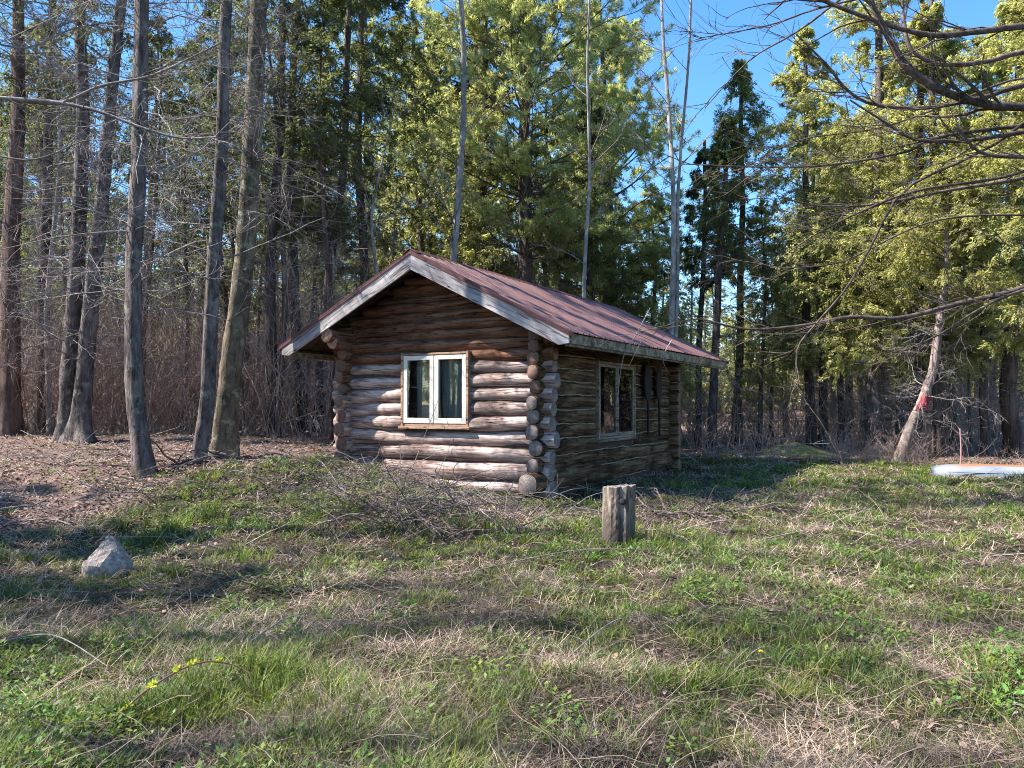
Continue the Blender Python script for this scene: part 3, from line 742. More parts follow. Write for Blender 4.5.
def hero(name, px_pts, Y, r0, top, barkm, label, seed, dead=None, crown=None, group=None, flare=.5, r1=.06, cat='tree', ly=0):
    pts = extend(ground_path(px_pts, Y, ly), top); base = np.array(pts[0]); rel = [tuple(np.array(p) - base) for p in pts]
    root = empty(name, tuple(base), 0, label, cat, group)
    V, q, path, r = tapered_trunk(rel, r0, r1, seed=seed, flare=flare)
    mesh_np('trunk', V, q, M[barkm], root, smooth=True)
    if dead:
        V, f = dead_branches(path, r, dead[0], dead[1], dead[2], dead[3], seed + 50); mesh_np('dead_branches', V, f, M[dead[4] if len(dead) > 4 else 'twig_grey'], root)
    if crown:
        kind, a = crown
        if kind == 'bare':
            V, f = bare_crown(path, r, *a, seed=seed + 9); mesh_np('branches', V, f, M['twig_grey' if barkm == 'bark_pale' else 'twig_dark'], root)
        else:
            if kind == 'pine': lf, wd = pine_crown(seed=seed + 9, path=path, **a); lm = M['leaf_pine']
            else:
                lm = M[a.pop('mat')]; lf, wd = cedar_crown(seed=seed + 9, path=path, **a)
            mesh_np('crown', lf[0], lf[1], lm, root, col=lf[2]); mesh_np('limbs', wd[0], wd[1], M['twig_dark'], root)
    return root

DK = dict(mat='leaf_dark')
def dk(Ht, base, rad, n0=70, **k): d = dict(mat='leaf_dark', Ht=Ht, base=base, rad=rad, n0=n0); d.update(k); return ('cedar', d)
def yc(Ht, base, rad, n0=90, **k): d = dict(mat='leaf_cedar', Ht=Ht, base=base, rad=rad, n0=n0); d.update(k); return ('cedar', d)
# left foreground conifers, bare below
hero('conifer_tree', [(146, 492), (136, 400), (133, 250), (139, 120), (144, 0)], 12.3, .135, 17, 'bark_grey', 'grey straight trunk standing in front of the others left of the cabin', 1, (2.6, 10, 80, 2.1), dk(17, 9, 2.0, 30, per=14), flare=.45)
hero('conifer_tree', [(196, 474), (208, 400), (214, 250), (222, 130), (227, 0)], 13.4, .125, 16, 'bark_grey', 'grey trunk just left of the thick olive one, its foot on the berm', 2, (3.0, 10, 70, 2.0), dk(16, 9.5, 2.0, 26, per=14), flare=.3)
hero('forked_tree', [(224, 458), (231, 380), (243, 260), (254, 130), (258, 30), (259, -60)], 15.4, .215, 18, 'bark_olive', 'thickest trunk left of the cabin, smooth olive bark, leaning slightly right', 3, (4.2, 11, 55, 2.2), dk(18, 10.5, 2.2, 28, per=14), flare=.35, r1=.09)
pr_ = hero('conifer_tree', [(70, 446), (68, 380), (78, 250), (82, 120), (80, 0)], 18.0, .20, 17, 'bark_grey', 'left trunk of the pair sharing a mossy root foot', 4, (1.8, 12, 120, 2.3), dk(17, 9, 2.2, 40, per=14), flare=.8, group=None)
hero('conifer_tree', [(80, 446), (84, 380), (97, 250), (108, 130), (122, 0)], 17.8, .19, 16, 'bark_grey', 'right leaning trunk of the pair sharing a mossy root foot', 5, (1.8, 12, 110, 2.2), dk(16, 9, 2.0, 34, per=14), flare=.9)
hero('conifer_tree', [(8, 440), (12, 250), (18, 100), (20, 0)], 19.5, .25, 17, 'bark_red', 'reddish trunk at the very left of the woods', 6, (1.5, 12, 110, 2.3), dk(17, 8, 2.3, 60, per=14))
hero('conifer_tree', [(40, 436), (44, 300), (50, 100), (52, 0)], 21, .17, 16, 'bark_dark', 'slim dark trunk between the reddish trunk and the root-sharing pair', 7, (1.5, 12, 100, 2.2), dk(16, 8, 2.0, 55, per=14))
hero('conifer_tree', [(272, 436), (270, 300), (280, 120), (284, 0)], 21, .16, 17, 'bark_dark', 'dark trunk just right of the thick olive trunk', 8, (1.5, 10, 60, 1.7), dk(17, 5.5, 2.2, 80))
hero('conifer_tree', [(303, 438), (296, 330), (290, 180), (296, 0)], 22, .16, 17, 'bark_dark', 'leftmost dark trunk seen under the left eave of the cabin', 9, (1.5, 9, 50, 1.7), dk(17, 6, 2.4, 90))
hero('conifer_tree', [(318, 436), (322, 330), (342, 180), (350, 0)], 23.5, .15, 18, 'bark_dark', 'slim dark trunk rising behind the left slope of the roof', 10, (1.5, 8, 50, 1.7), dk(18, 5, 2.6, 110))
hero('conifer_tree', [(372, 430), (366, 300), (358, 150), (362, 0)], 25.5, .18, 19, 'bark_dark', 'bushy dark conifer behind the roof peak, left of the pale forked tree', 11, (1.5, 8, 40, 1.7), dk(19, 4.5, 2.8, 130))
# pale forked tree, pine, slender pale trees behind the roof
hero('bare_tree', [(445, 425), (453, 255), (464, 130), (463, 60), (461, -10), (458, -80)], 24.0, .13, 16, 'bark_pale', 'pale bare tree forking high above the roof peak', 12, None, ('bare', (5.5, 16, 3.2)), flare=.2)
hero('white_pine', [(528, 420), (526, 280), (524, 150), (530, 0)], 29, .36, 21, 'bark_dark', 'big pine with bright yellow-green needles above the roof', 13, (4.0, 8, 50, 2.6), ('pine', dict(Ht=21, base=7.0, rad=5.2, n0=150)))
hero('white_pine', [(612, 420), (612, 280), (606, 150), (600, 0)], 35, .30, 19.5, 'bark_dark', 'paler pine standing right of the big pine', 14, (2.5, 8, 30, 2.4), ('pine', dict(Ht=19, base=5.5, rad=3.9, n0=130)))
hero('bare_sapling', [(583, 425), (584, 300), (589, 180), (588, 60), (590, -60)], 22, .07, 13, 'bark_pale', 'thin pale bare sapling behind the middle of the roof', 15, None, ('bare', (3.2, 22, 2.6)), flare=.2, r1=.02)
hero('bare_tree', [(672, 425), (672, 330), (674, 200), (672, 150), (664, 60), (660, -60)], 24, .105, 15.5, 'bark_pale', 'pale bare forked tree rising behind the right end of the roof', 16, None, ('bare', (6.0, 15, 3.0, )), flare=.2, r1=.03)
fk = hero('bare_tree', [(676, 425), (676, 330), (678, 200), (682, 130), (690, 40), (694, -60)], 24.1, .07, 15, 'bark_pale', 'thinner pale stem beside the pale forked tree behind the right roof end', 17, None, ('bare', (6.5, 12, 2.6)), flare=.2, r1=.03)
# conical cedar and trunks at the far end of the cabin
hero('cedar_tree', [(735, 432), (740, 330), (742, 200), (741, 60)], 30, .17, 14.6, 'bark_dark', 'narrow dark cone-topped cedar against the blue sky', 18, (1.2, 6.5, 60, 1.7, 'twig_grey'), dk(14.6, 6.3, 1.75, 130, widest=.2, per=22, tone=(.7, 1.5)))
hero('cedar_tree', [(697, 430), (700, 330), (706, 200), (704, 140)], 31, .13, 11.5, 'bark_dark', 'slim dark cedar left of the cone-topped one', 19, (1.2, 6, 50, 1.5), dk(11.5, 6.2, 1.2, 60))
hero('conifer_tree', [(712, 436), (716, 330), (724, 200), (728, 120)], 27.5, .16, 11.5, 'bark_dark', 'dark trunk between the two cedars past the far eave', 20, (1.2, 7, 60, 1.6), dk(11.5, 6.5, 1.3, 60))
# right hand woods
YT = dict(tone=(.6, 1.35))
hero('cedar_tree', [(812, 440), (806, 330), (806, 200)], 28.5, .17, 15, 'bark_dark', 'dark trunk with yellow-green foliage right behind the mossy mound', 21, (1.2, 4, 40, 1.6), yc(15, 2.6, 3.2, 170))
hero('cedar_tree', [(876, 446), (874, 330), (878, 200)], 26.0, .30, 17, 'bark_grey', 'thick grey mottled trunk under the yellow-green foliage', 22, (1.0, 4, 40, 1.8), yc(17, 2.8, 3.5, 190), flare=.3)
ln_ = hero('leaning_tree', [(898, 462), (910, 430), (924, 400), (934, 370), (938, 330), (944, 290)], 22.2, .16, 8.5, 'bark_pink', 'leaning pale trunk with a red paint blaze at the edge of the grass', 23, (1.2, 5, 34, 1.8), yc(8.5, 4.6, 2.2, 70), flare=.3, r1=.04)
hero('conifer_tree', [(912, 446), (914, 400), (918, 300)], 25.5, .24, 15, 'bark_dark', 'dark trunk directly behind the leaning blazed trunk', 24, (1.2, 5, 40, 1.8), yc(14, 3.0, 2.8, 120))
hero('conifer_tree', [(940, 450), (938, 400), (936, 300)], 24.5, .19, 15, 'bark_dark', 'dark trunk between the blazed trunk and the black straight trunk', 25, (1.2, 5, 40, 1.7), yc(14, 3.0, 2.7, 120))
hero('conifer_tree', [(985, 446), (983, 400), (984, 330)], 24.5, .13, 13, 'bark_dark', 'black straight slim trunk standing above the pale hull', 26, (1.2, 5, 30, 1.5), yc(13, 4.5, 2.0, 90))
hero('conifer_tree', [(1016, 448), (1008, 400), (1014, 300)], 25, .26, 16, 'bark_red', 'broad reddish trunk at the far right behind the hull', 27, (1.2, 5, 50, 1.8), yc(15, 3.0, 3.0, 150))
hero('conifer_tree', [(1050, 448), (1046, 400), (1044, 300)], 21, .26, 14, 'bark_red', 'foliage-heavy cedar just beyond the right edge of the view', 28, None, yc(14, 3.5, 2.8, 150, tone=(.6, 1.4)))
# red blaze: a thin painted sleeve set on the leaning trunk
def blaze():
    c = np.array(P(921, 404, 22.2)); 
    a = np.array(P(919, 411, 22.2)); b = np.array(P(926, 396, 22.2)); base = np.array(ln_.location)
    path = np.linspace(a, b, 6) - base
    rs_ = np.random.RandomState(3); n1, n2 = 9, 9; V = []
    for i in range(n1):
        c = path[0] + (path[-1] - path[0]) * i / (n1 - 1) + rs_.normal(0, .006, 3)
        for j in range(n2):
            an = math.radians(-150 + 105 * j / (n2 - 1) + rs_.normal(0, 3)); rr_ = .172 + .006 * math.sin(i)
            V.append((c[0] + rr_ * math.cos(an), c[1] + rr_ * math.sin(an), c[2] + .05 * math.sin(j * 2.1 + i * .3)))
    ii = np.arange(n1 * n2).reshape(n1, n2); q = np.stack([ii[:-1, :-1], ii[:-1, 1:], ii[1:, 1:], ii[1:, :-1]], -1).reshape(-1, 4)
    o = mesh_np('paint_blaze', np.array(V), q, M['redpaint'], ln_, smooth=True); sm = o.modifiers.new('s', 'SOLIDIFY'); sm.thickness = .004
blaze()

# prototypes for the woods behind
protos = {}
def proto(key, barkm, Ht, r0, kind, n, deadargs, crownargs, lean=0.0):
    out = []
    for s in range(n):
        sd = 300 + hash_(key) + s * 7; rs = np.random.RandomState(sd)
        top = Ht * rs.uniform(.9, 1.1); pts = [(0, 0, -.1), (rs.normal(0, .15), rs.normal(0, .15), top * .3), (rs.normal(0, .3 + lean), rs.normal(0, .3), top * .65), (rs.normal(0, .4 + lean), rs.normal(0, .4), top)]
        V, q, path, r = tapered_trunk(pts, r0, r0 * .2, seed=sd, K=26, S=9, flare=.4)
        ms = [('trunk', mesh_np('trunk', V, q, M[barkm], smooth=True))]
        if deadargs:
            V, f = dead_branches(path, r, *deadargs, seed=sd + 1, sub=5); ms.append(('dead_branches', mesh_np('dead_branches', V, f, M['twig_grey'])))
        if kind == 'bare':
            V, f = bare_crown(path, r, *crownargs, seed=sd + 2, th=.016); ms.append(('branches', mesh_np('branches', V, f, M['twig_grey' if barkm == 'bark_pale' else 'twig_dark'])))
        else:
            a = dict(crownargs); a['Ht'] = top; lm = M[a.pop('mat')]
            lf, wd = cedar_crown(seed=sd + 2, path=path, **a)
            ms.append(('crown', mesh_np('crown', lf[0], lf[1], lm, col=lf[2]))); ms.append(('limbs', mesh_np('limbs', wd[0], wd[1], M['twig_dark'])))
        out.append([(nm, o.data) for nm, o in ms])
        for _, o in ms: bpy.data.objects.remove(o)
    protos[key] = out
def hash_(k): return sum(ord(c) for c in k)
proto('dark', 'bark_dark', 16, .16, 'cedar', 4, (1.0, 6, 40, 1.6), dict(mat='leaf_dark', base=4.6, rad=2.8, n0=80, sub=9, per=36, leaf=.12))
proto('yellow', 'bark_dark', 15, .18, 'cedar', 3, (1.0, 4, 24, 1.6), dict(mat='leaf_cedar', base=3.4, rad=3.0, n0=105, sub=9, per=40, leaf=.118))
proto('slim', 'bark_red', 13, .10, 'cedar', 3, (.6, 9, 90, 1.9), dict(mat='leaf_dark', base=8, rad=1.7, n0=45, sub=7, per=14, leaf=.15))
proto('bare', 'bark_grey', 12, .09, 'bare', 3, None, (2.0, 30, 3.0))
proto('pale', 'bark_pale', 13, .10, 'bare', 2, None, (4.0, 28, 3.0))
def place(key, name, x, y, s, rz, label, group, cat='tree', v=None):
    ms = protos[key][v if v is not None else rnd.randrange(len(protos[key]))]
    r = empty(name, (x, y, h1(x, y) - .02), rz, label, cat, group); r.scale = (s, s, s * rnd.uniform(.92, 1.1))
    for nm, me in ms:
        o = bpy.data.objects.new(nm, me); o.parent = r; C.objects.link(o)
    return r
LBL = {
 'dark': ('conifer_tree', 'dark green conifer in the shaded woods', 'dark conifers deep in the woods'),
 'yellow': ('cedar_tree', 'sunlit yellow-green cedar in the woods right of the cabin', 'yellow-green cedars in the right-hand woods'),
 'slim': ('slim_conifer', 'slim reddish trunk with dead twigs and a small high crown', 'slim twiggy trunks in the woods'),
 'bare': ('bare_tree', 'leafless grey young tree among the conifers', 'leafless young trees in the woods'),
 'pale': ('pale_tree', 'leafless pale-barked tree among the conifers', 'pale leafless trees in the woods')}
placed = []; wo_ = []
SHORT = {'dark': 'dark green conifer', 'yellow': 'yellow-green cedar', 'slim': 'slim reddish conifer', 'bare': 'leafless grey tree', 'pale': 'leafless pale tree'}
LANDM = [(30, 'beside the leftmost reddish trunk'), (62, 'left of the root-sharing pair'), (100, 'behind the root-sharing pair'), (130, 'left of the nearest grey trunk'), (165, 'right of the nearest grey trunk'),
 (205, 'left of the berm trunk'), (245, 'behind the thick olive trunk'), (285, 'right of the thick olive trunk'), (330, 'by the left eave'), (400, 'behind the left roof slope'), (470, 'behind the pale forked tree'), (560, 'behind the big pine'), (640, 'behind the paler pine'),
 (700, 'past the right roof end'), (790, 'beside the cone-topped cedar'), (845, 'behind the mossy mound'), (900, 'behind the thick mottled trunk'), (960, 'behind the blazed leaning trunk'), (2000, 'behind the pale hull')]
def try_place(key, px, Y, s=1.0):
    x = (px - 512) / F * Y
    for (a, b) in placed:
        if (a - x) ** 2 + (b - Y) ** 2 < (1.0 + Y * .012) ** 2: return
    # keep clear of the cabin and the pale/heroes
    c, s_ = math.cos(-ROT), math.sin(-ROT); lx = c * (x - CX) - s_ * (Y - CY); ly = s_ * (x - CX) + c * (Y - CY)
    if -6.2 < lx < 1.6 and -2 < ly < L_ + 3.6: return
    placed.append((x, Y)); nm, lb, gp = LBL[key]
    for lim, ph in LANDM:
        if px < lim: break
    row = 'near the woods edge' if Y < 27 else ('midway into the woods' if Y < 36 else 'deep in the woods')
    reg = 'left of' if px < 330 else ('behind' if px < 730 else 'right of')
    wo_.append((px, place(key, nm, x, Y, s, rnd.uniform(0, 6.28), f'{SHORT[key]} {row}, {ph}', f'{gp} {reg} the cabin'))); return
    reg = 'left of' if px < 330 else ('behind' if px < 730 else 'right of')
    if key in ('dark', 'slim', 'bare', 'pale'): lb = lb + f', {reg} the cabin'; gp = gp + f' {reg} the cabin'
    place(key, nm, x, Y, s, rnd.uniform(0, 6.28), lb, gp)
for _ in range(42):   # left woods
    try_place(rnd.choice(['slim', 'slim', 'dark', 'bare']), rnd.uniform(-10, 335), rnd.uniform(20, 34), rnd.uniform(.75, 1.05))
for _ in range(16): try_place('pale', rnd.uniform(0, 420), rnd.uniform(20, 30), rnd.uniform(.55, .85))
for _ in range(26): try_place(rnd.choice(['dark', 'yellow', 'slim']), rnd.uniform(-10, 400), rnd.uniform(34, 52), rnd.uniform(.9, 1.2))
for _ in range(9): try_place(rnd.choice(['yellow', 'dark']), rnd.uniform(385, 490), rnd.uniform(30, 42), rnd.uniform(1.15, 1.4))
for _ in range(17): try_place(rnd.choice(['dark', 'yellow', 'pale', 'yellow', 'bare']), rnd.uniform(370, 600), rnd.uniform(30, 48), rnd.uniform(.85, 1.3))
for _ in range(14): try_place(rnd.choice(['dark', 'yellow', 'bare']), rnd.uniform(540, 655), rnd.uniform(27, 40), rnd.uniform(.5, .85))
for _ in range(22): try_place(rnd.choice(['bare', 'pale', 'bare', 'yellow', 'yellow']), rnd.uniform(640, 800), rnd.uniform(28, 48), rnd.uniform(.38, .58))
for _ in range(18): try_place(rnd.choice(['yellow', 'yellow', 'yellow', 'bare']), rnd.uniform(785, 1040), rnd.uniform(27, 42), rnd.uniform(.8, 1.1))
for _ in range(14): try_place('yellow', rnd.uniform(800, 1040), rnd.uniform(46, 60), rnd.uniform(1., 1.3))
for _ in range(8): try_place(rnd.choice(['dark', 'yellow']), rnd.uniform(600, 800), rnd.uniform(46, 60), rnd.uniform(.5, .75))
cells = {}
for px, o in wo_: cells.setdefault(o['label'], []).append((px, o))
for lb, l_ in cells.items():
    if len(l_) > 1:
        for k, (px, o) in enumerate(sorted(l_, key=lambda t: t[0])): o['label'] = lb.replace(' in the woods', '').replace(' into the woods', '') + ', ' + ['first', 'second', 'third', 'fourth', 'fifth', 'sixth', 'seventh', 'eighth'][min(k, 7)] + ' from left'
print('woods', len(placed))
# trees beyond the left edge of the view whose shade crosses the clearing
for k, (x, y, s, key) in enumerate([(-9.2, 7.8, 1.2, 'bare'), (-9.2, 4.4, 1.2, 'bare'), (-11.5, 5.5, 1.2, 'bare'), (-14.5, 8.2, .8, 'yellow'), (-9.5, 3.2, 1.1, 'bare'), (-12.6, 2.6, .75, 'slim'), (-17, 6.0, .9, 'slim'), (-9.8, 9.8, .8, 'bare'), (-12, 7.0, .8, 'slim'), (-13, .3, .8, 'slim'), (-10.4, 5.0, 1.0, 'pale'), (-18, 10.2, 1.0, 'slim'), (-8.0, 6.6, .8, 'pale'), (-17, 1.8, .85, 'yellow'), (-16, 4.2, .7, 'dark'), (-24, 1, .9, 'yellow'), (-29, -5, 1.1, 'dark'), (-22, -4, .6, 'yellow'), (-33, 5, 1.1, 'yellow'), (-27, 9, 1.0, 'dark'), (-25, 4, .55, 'yellow'), (-30, 0, .6, 'dark'), (-35, -3, .8, 'yellow'), (-26, -1, .6, 'dark')]):
    place(key, 'shade_tree', x, y, s, k * 1.3, 'tall tree beyond the left edge whose shade crosses the grass', 'trees beyond the left edge')

# far woods: one mass that closes the view between the trunks
def far_woods():
    rs = np.random.RandomState(77); parts = []; 
    n_ = 900; a = rs.uniform(-.95, .95, n_); d = rs.uniform(60, 110, n_); x = np.tan(a) * d; y = d; keep = np.abs(x) < 130; x = x[keep]; y = y[keep]; n_ = len(x)
    h = H(x, y); ht = rs.uniform(6, 15, n_) * np.where((x / y > .05) & (x / y < .34), .62, 1)
    pth = np.stack([np.stack([x + rs.normal(0, .3, n_) * k, y, h + ht * t], -1) for k, t in ((0, 0), (1, .5), (1.5, 1))], 1)
    V, f = tubes(pth, np.array([[.22, .14, .03]]), 5); trunks = (V, f)
    mesh_np('far_wood_trunks', V, f, M['bark_dark']); tr = bpy.context.scene.collection.objects[-1]
    per = 150; N = n_ * per; ti = np.repeat(np.arange(n_), per); u = rs.rand(N) ** .8
    zz = .18 + .82 * u; rad = 2.6 * (1 - u) ** .7 * np.sqrt(rs.rand(N)) + .1; th = rs.rand(N) * 2 * PI
    pos = np.stack([x[ti] + rad * np.cos(th), y[ti] + rad * np.sin(th), h[ti] + zz * ht[ti]], -1)
    dr = np.stack([np.cos(th), np.sin(th), rs.normal(-.2, .4, N)], -1); nr = rs.normal(0, .5, (N, 3)); nr[:, 2] += 1; 
    V2, f2 = cards(pos, dr, nr, rs.uniform(.4, .9, N), rs.uniform(.2, .45, N))
    br = rs.uniform(.6, 1.3, n_)[ti] * rs.uniform(.8, 1.2, N); yel = rs.rand(n_)[ti] > .5
    col = np.stack([br * np.where(yel, 2.2, 1.1), br * np.where(yel, 1.8, 1.1), br], -1)
    o = mesh_np('far_woods', V2, f2, M['leaf_dark'], col=np.repeat(col, 4, 0)); tag(o, kind='stuff', label='distant wood closing the view between the trunks')
    tr.name = 'trunks'; tr.parent = o
far_woods()

# brush: thin brown stems too many to count
def brush(name, label, regions, mat, seed):
    rs = np.random.RandomState(seed); parts = []
    for (px0, px1, y0, y1, n_, hh, r_) in regions:
        Y = rs.uniform(y0, y1, n_); x = (rs.uniform(px0, px1, n_) - 512) / F * Y
        dens = vnoise(x, Y, .5, 9) > rs.rand(n_) * .7; x = x[dens]; Y = Y[dens]; n2 = len(x)
        st = np.stack([x, Y, H(x, Y) - .03], -1); d = rs.normal(0, .32, (n2, 3)); d[:, 2] = 1
        L0 = hh * rs.uniform(.35, 1.15, n2); p0 = grow(st, d, L0, 8, .10, rs.uniform(-.12, .05, n2), rs)
        parts.append((*tubes(p0, np.linspace(1, .3, 8)[None] * r_ * rs.uniform(.6, 1.3, (n2, 1)), 3), None))
        s1, d1, _ = sprout(p0, 5, .2, 1, .6, 0, rs); p1 = grow(s1, d1, np.repeat(L0, 5) * .35 * rs.uniform(.3, 1, len(s1)), 5, .16, 0, rs)
        parts.append((*tubes(p1, np.linspace(1, .4, 5)[None] * r_ * .45, 3), None))
    V, f, _ = merge(parts); o = mesh_np(name, V, f, M[mat]); tag(o, label, kind='stuff'); return o
brush('brush', 'tangle of thin brown stems under the left-hand trees', [(-20, 345, 19.5, 30, 2300, 4.2, .013), (-20, 345, 30, 45, 1800, 5.0, .020)], 'twig_brown', 81)
brush('undergrowth', 'dry grey-brown undergrowth at the edge of the right-hand woods', [(690, 1060, 27, 45, 1700, 3.2, .015), (830, 925, 21.5, 24, 420, .95, .007), (925, 1050, 21.0, 23.5, 110, .7, .007), (690, 790, 22, 27, 160, 1.7, .009), (345, 700, 30, 45, 400, 3.5, .02)], 'twig_brown', 82)

# ------------------------------------------------------------------ the tree beyond the right edge with limbs reaching into view
def spline(pts, K):
    pts = np.array(pts, float); m_ = len(pts); t = np.linspace(0, m_ - 1, K); out = np.zeros((K, pts.shape[1]))
    for k in range(K):
        i = min(int(t[k]), m_ - 2); f = t[k] - i
        p0 = pts[max(i - 1, 0)]; p1 = pts[i]; p2 = pts[i + 1]; p3 = pts[min(i + 2, m_ - 1)]
        out[k] = .5 * ((2 * p1) + (-p0 + p2) * f + (2 * p0 - 5 * p1 + 4 * p2 - p3) * f * f + (-p0 + 3 * p1 - 3 * p2 + p3) * f ** 3)
    return out
def reach_tree(name, foot, r0, top, label, limbs, barkm, twigm, seed, twn=7, twl=.9, sweep=(0, 0, 0)):
    rs = np.random.RandomState(seed); fx, fy = foot; g = h1(fx, fy)
    root = empty(name, (fx, fy, g - .05), 0, label, 'tree')
    V, q, path, r = tapered_trunk([(0, 0, 0), (.05, 0, top * .5), (0, .1, top)], r0, r0 * .35, seed=seed, K=30, flare=.4)
    mesh_np('trunk', V, q, M[barkm], root, smooth=True)
    o3 = np.array((fx, fy, g - .05)); tw = []
    for pts, ra, rb, tn, join in limbs:
        w_ = [P(x, y, Y) for x, y, Y in pts]
        if join is not None: w_ = [(fx, fy, g + join)] + w_
        K = 26; p = spline(w_, K) - o3; V, q = tubes(p[None], np.linspace(ra, rb, K)[None] * (1 + .06 * rs.normal(0, 1, (1, K))), 8)
        mesh_np('limb', V, q, M[twigm], root, smooth=True)
        vis = p[K // 4:]
        s1, d1, t1 = sprout(vis[None], tn, .05, 1, .75, .2, rs)
        d1 = norm(d1 + np.array(sweep)); L1 = twl * rs.uniform(.25, 1.1, len(s1)); p1 = grow(s1, d1, L1, 9, .13, rs.uniform(-.03, .05, len(s1)), rs)
        tw.append((*tubes(p1, np.linspace(1, .3, 9)[None] * max(rb * .8, .0045) * rs.uniform(.7, 1.2, (len(s1), 1)), 4), None))
        s2, d2, _ = sprout(p1, 4, .15, 1, .6, .2, rs); p2 = grow(s2, d2, twl * .45 * rs.uniform(.2, 1, len(s2)), 6, .14, .02, rs)
        tw.append((*tubes(p2, np.linspace(1, .35, 6)[None] * .0034, 3), None))
    V, f, _ = merge(tw); mesh_np('twigs', V, f, M[twigm], root)
    return root
A = 7.0
right_limbs = [
 ([(1150, 112, A), (1024, 107, A), (990, 105, A), (940, 90, A), (906, 66, A), (888, 36, A), (870, 0, A), (855, -40, A)], .045, .024, 12, 3.9),
 ([(1150, 15, A), (1024, 26, A), (975, 32, A), (930, 35, A), (880, 22, A), (822, 0, A), (790, -15, A)], .035, .014, 14, 4.9),
 ([(1150, 35, 8), (1024, 52, 8), (985, 62, 8), (940, 64, 8), (912, 50, 8), (904, 20, 8), (902, -20, 8)], .035, .012, 10, 4.8),
 ([(1150, 60, 7.5), (1024, 85, 7.5), (985, 97, 7.5), (925, 108, 7.5), (872, 104, 7.5), (845, 88, 7.5), (828, 66, 7.5), (796, 34, 7.5)], .030, .008, 16, 4.2),
 ([(1150, 110, 7.2), (1024, 132, 7.2), (960, 141, 7.2), (915, 139, 7.2), (885, 122, 7.2), (850, 100, 7.2)], .030, .007, 12, 3.6),
 ([(1150, 122, 7.4), (1024, 126, 7.4), (935, 138, 7.4), (905, 152, 7.4), (830, 165, 7.4), (760, 167, 7.4), (684, 164, 7.4)], .026, .005, 16, 3.5),
 ([(1150, 160, 6.8), (1024, 157, 6.8), (990, 155, 6.8), (972, 146, 6.8), (956, 124, 6.8)], .028, .008, 8, 3.4),
 ([(1150, 150, 7.6), (1024, 178, 7.6), (945, 191, 7.6), (880, 204, 7.6), (820, 206, 7.6), (778, 196, 7.6)], .028, .006, 16, 3.2),
 ([(1150, 120, 7.1), (1024, 172, 7.1), (920, 190, 7.1), (865, 210, 7.1), (820, 232, 7.1), (788, 252, 7.1)], .020, .005, 12, 3.2),
 ([(1150, 240, 7.9), (1024, 288, 7.9), (960, 303, 7.9), (900, 318, 7.9), (850, 317, 7.9), (800, 326, 7.9), (745, 329, 7.9), (700, 318, 7.9)], .034, .009, 16, 2.2),
 ([(1150, 260, 7.8), (1024, 290, 7.8), (975, 312, 7.8), (940, 334, 7.8), (900, 352, 7.8)], .022, .005, 10, 2.1),
 ([(1150, 60, 7.3), (985, 150, 7.3), (905, 190, 7.3), (868, 252, 7.3), (845, 290, 7.3), (815, 325, 7.3), (797, 350, 7.3), (798, 388, 7.3)], .016, .006, 8, 4.0),
 ([(1150, -60, 7.7), (1000, -30, 7.7), (900, -10, 7.7), (820, 8, 7.7), (770, 25, 7.7), (700, 38, 7.7)], .020, .004, 16, 5.2),
 ([(1150, -90, 7.2), (1000, -60, 7.2), (880, -25, 7.2), (800, 30, 7.2), (750, 60, 7.2), (705, 108, 7.2)], .020, .004, 14, 5.6),
 ([(1150, 220, 8.6), (1024, 215, 8.6), (930, 222, 8.6), (840, 262, 8.6), (770, 268, 8.6)], .020, .004, 14, 2.6),
 ([(1150, 70, 8.8), (1024, 78, 8.8), (960, 100, 8.8), (880, 128, 8.8), (800, 140, 8.8), (740, 170, 8.8)], .020, .004, 14, 3.8),
]
reach_tree('overhanging_tree', (7.9, 7.5), .24, 7.5, 'leafless tree beyond the right edge whose drooping limbs reach across the view', right_limbs, 'bark_grey', 'twig_dark', 501, twl=1.0, sweep=(-.55, 0, .12))
left_limbs = [
 ([(-60, 92, 9), (0, 98, 9), (60, 103, 9), (100, 112, 9), (140, 127, 9), (180, 138, 9), (216, 137, 9)], .032, .010, 14, 4.6),
 ([(-60, 90, 9.1), (0, 98, 9.1), (58, 103, 9.1), (100, 86, 9.1), (150, 76, 9.1), (190, 58, 9.1), (222, 42, 9.1)], .026, .007, 12, 4.7),
 ([(-60, 150, 9.4), (30, 160, 9.4), (90, 140, 9.4), (150, 150, 9.4)], .016, .005, 12, 3.8),
 ([(-60, 30, 9.3), (20, 48, 9.3), (70, 30, 9.3), (120, 20, 9.3)], .018, .005, 10, 5.4),
]
reach_tree('overhanging_tree', (-7.6, 9.1), .15, 9.0, 'tree beyond the left edge whose pale dead limbs cross in front of the trunks', left_limbs, 'bark_grey', 'twig_grey', 502, twl=.8, sweep=(.3, 0, 0))

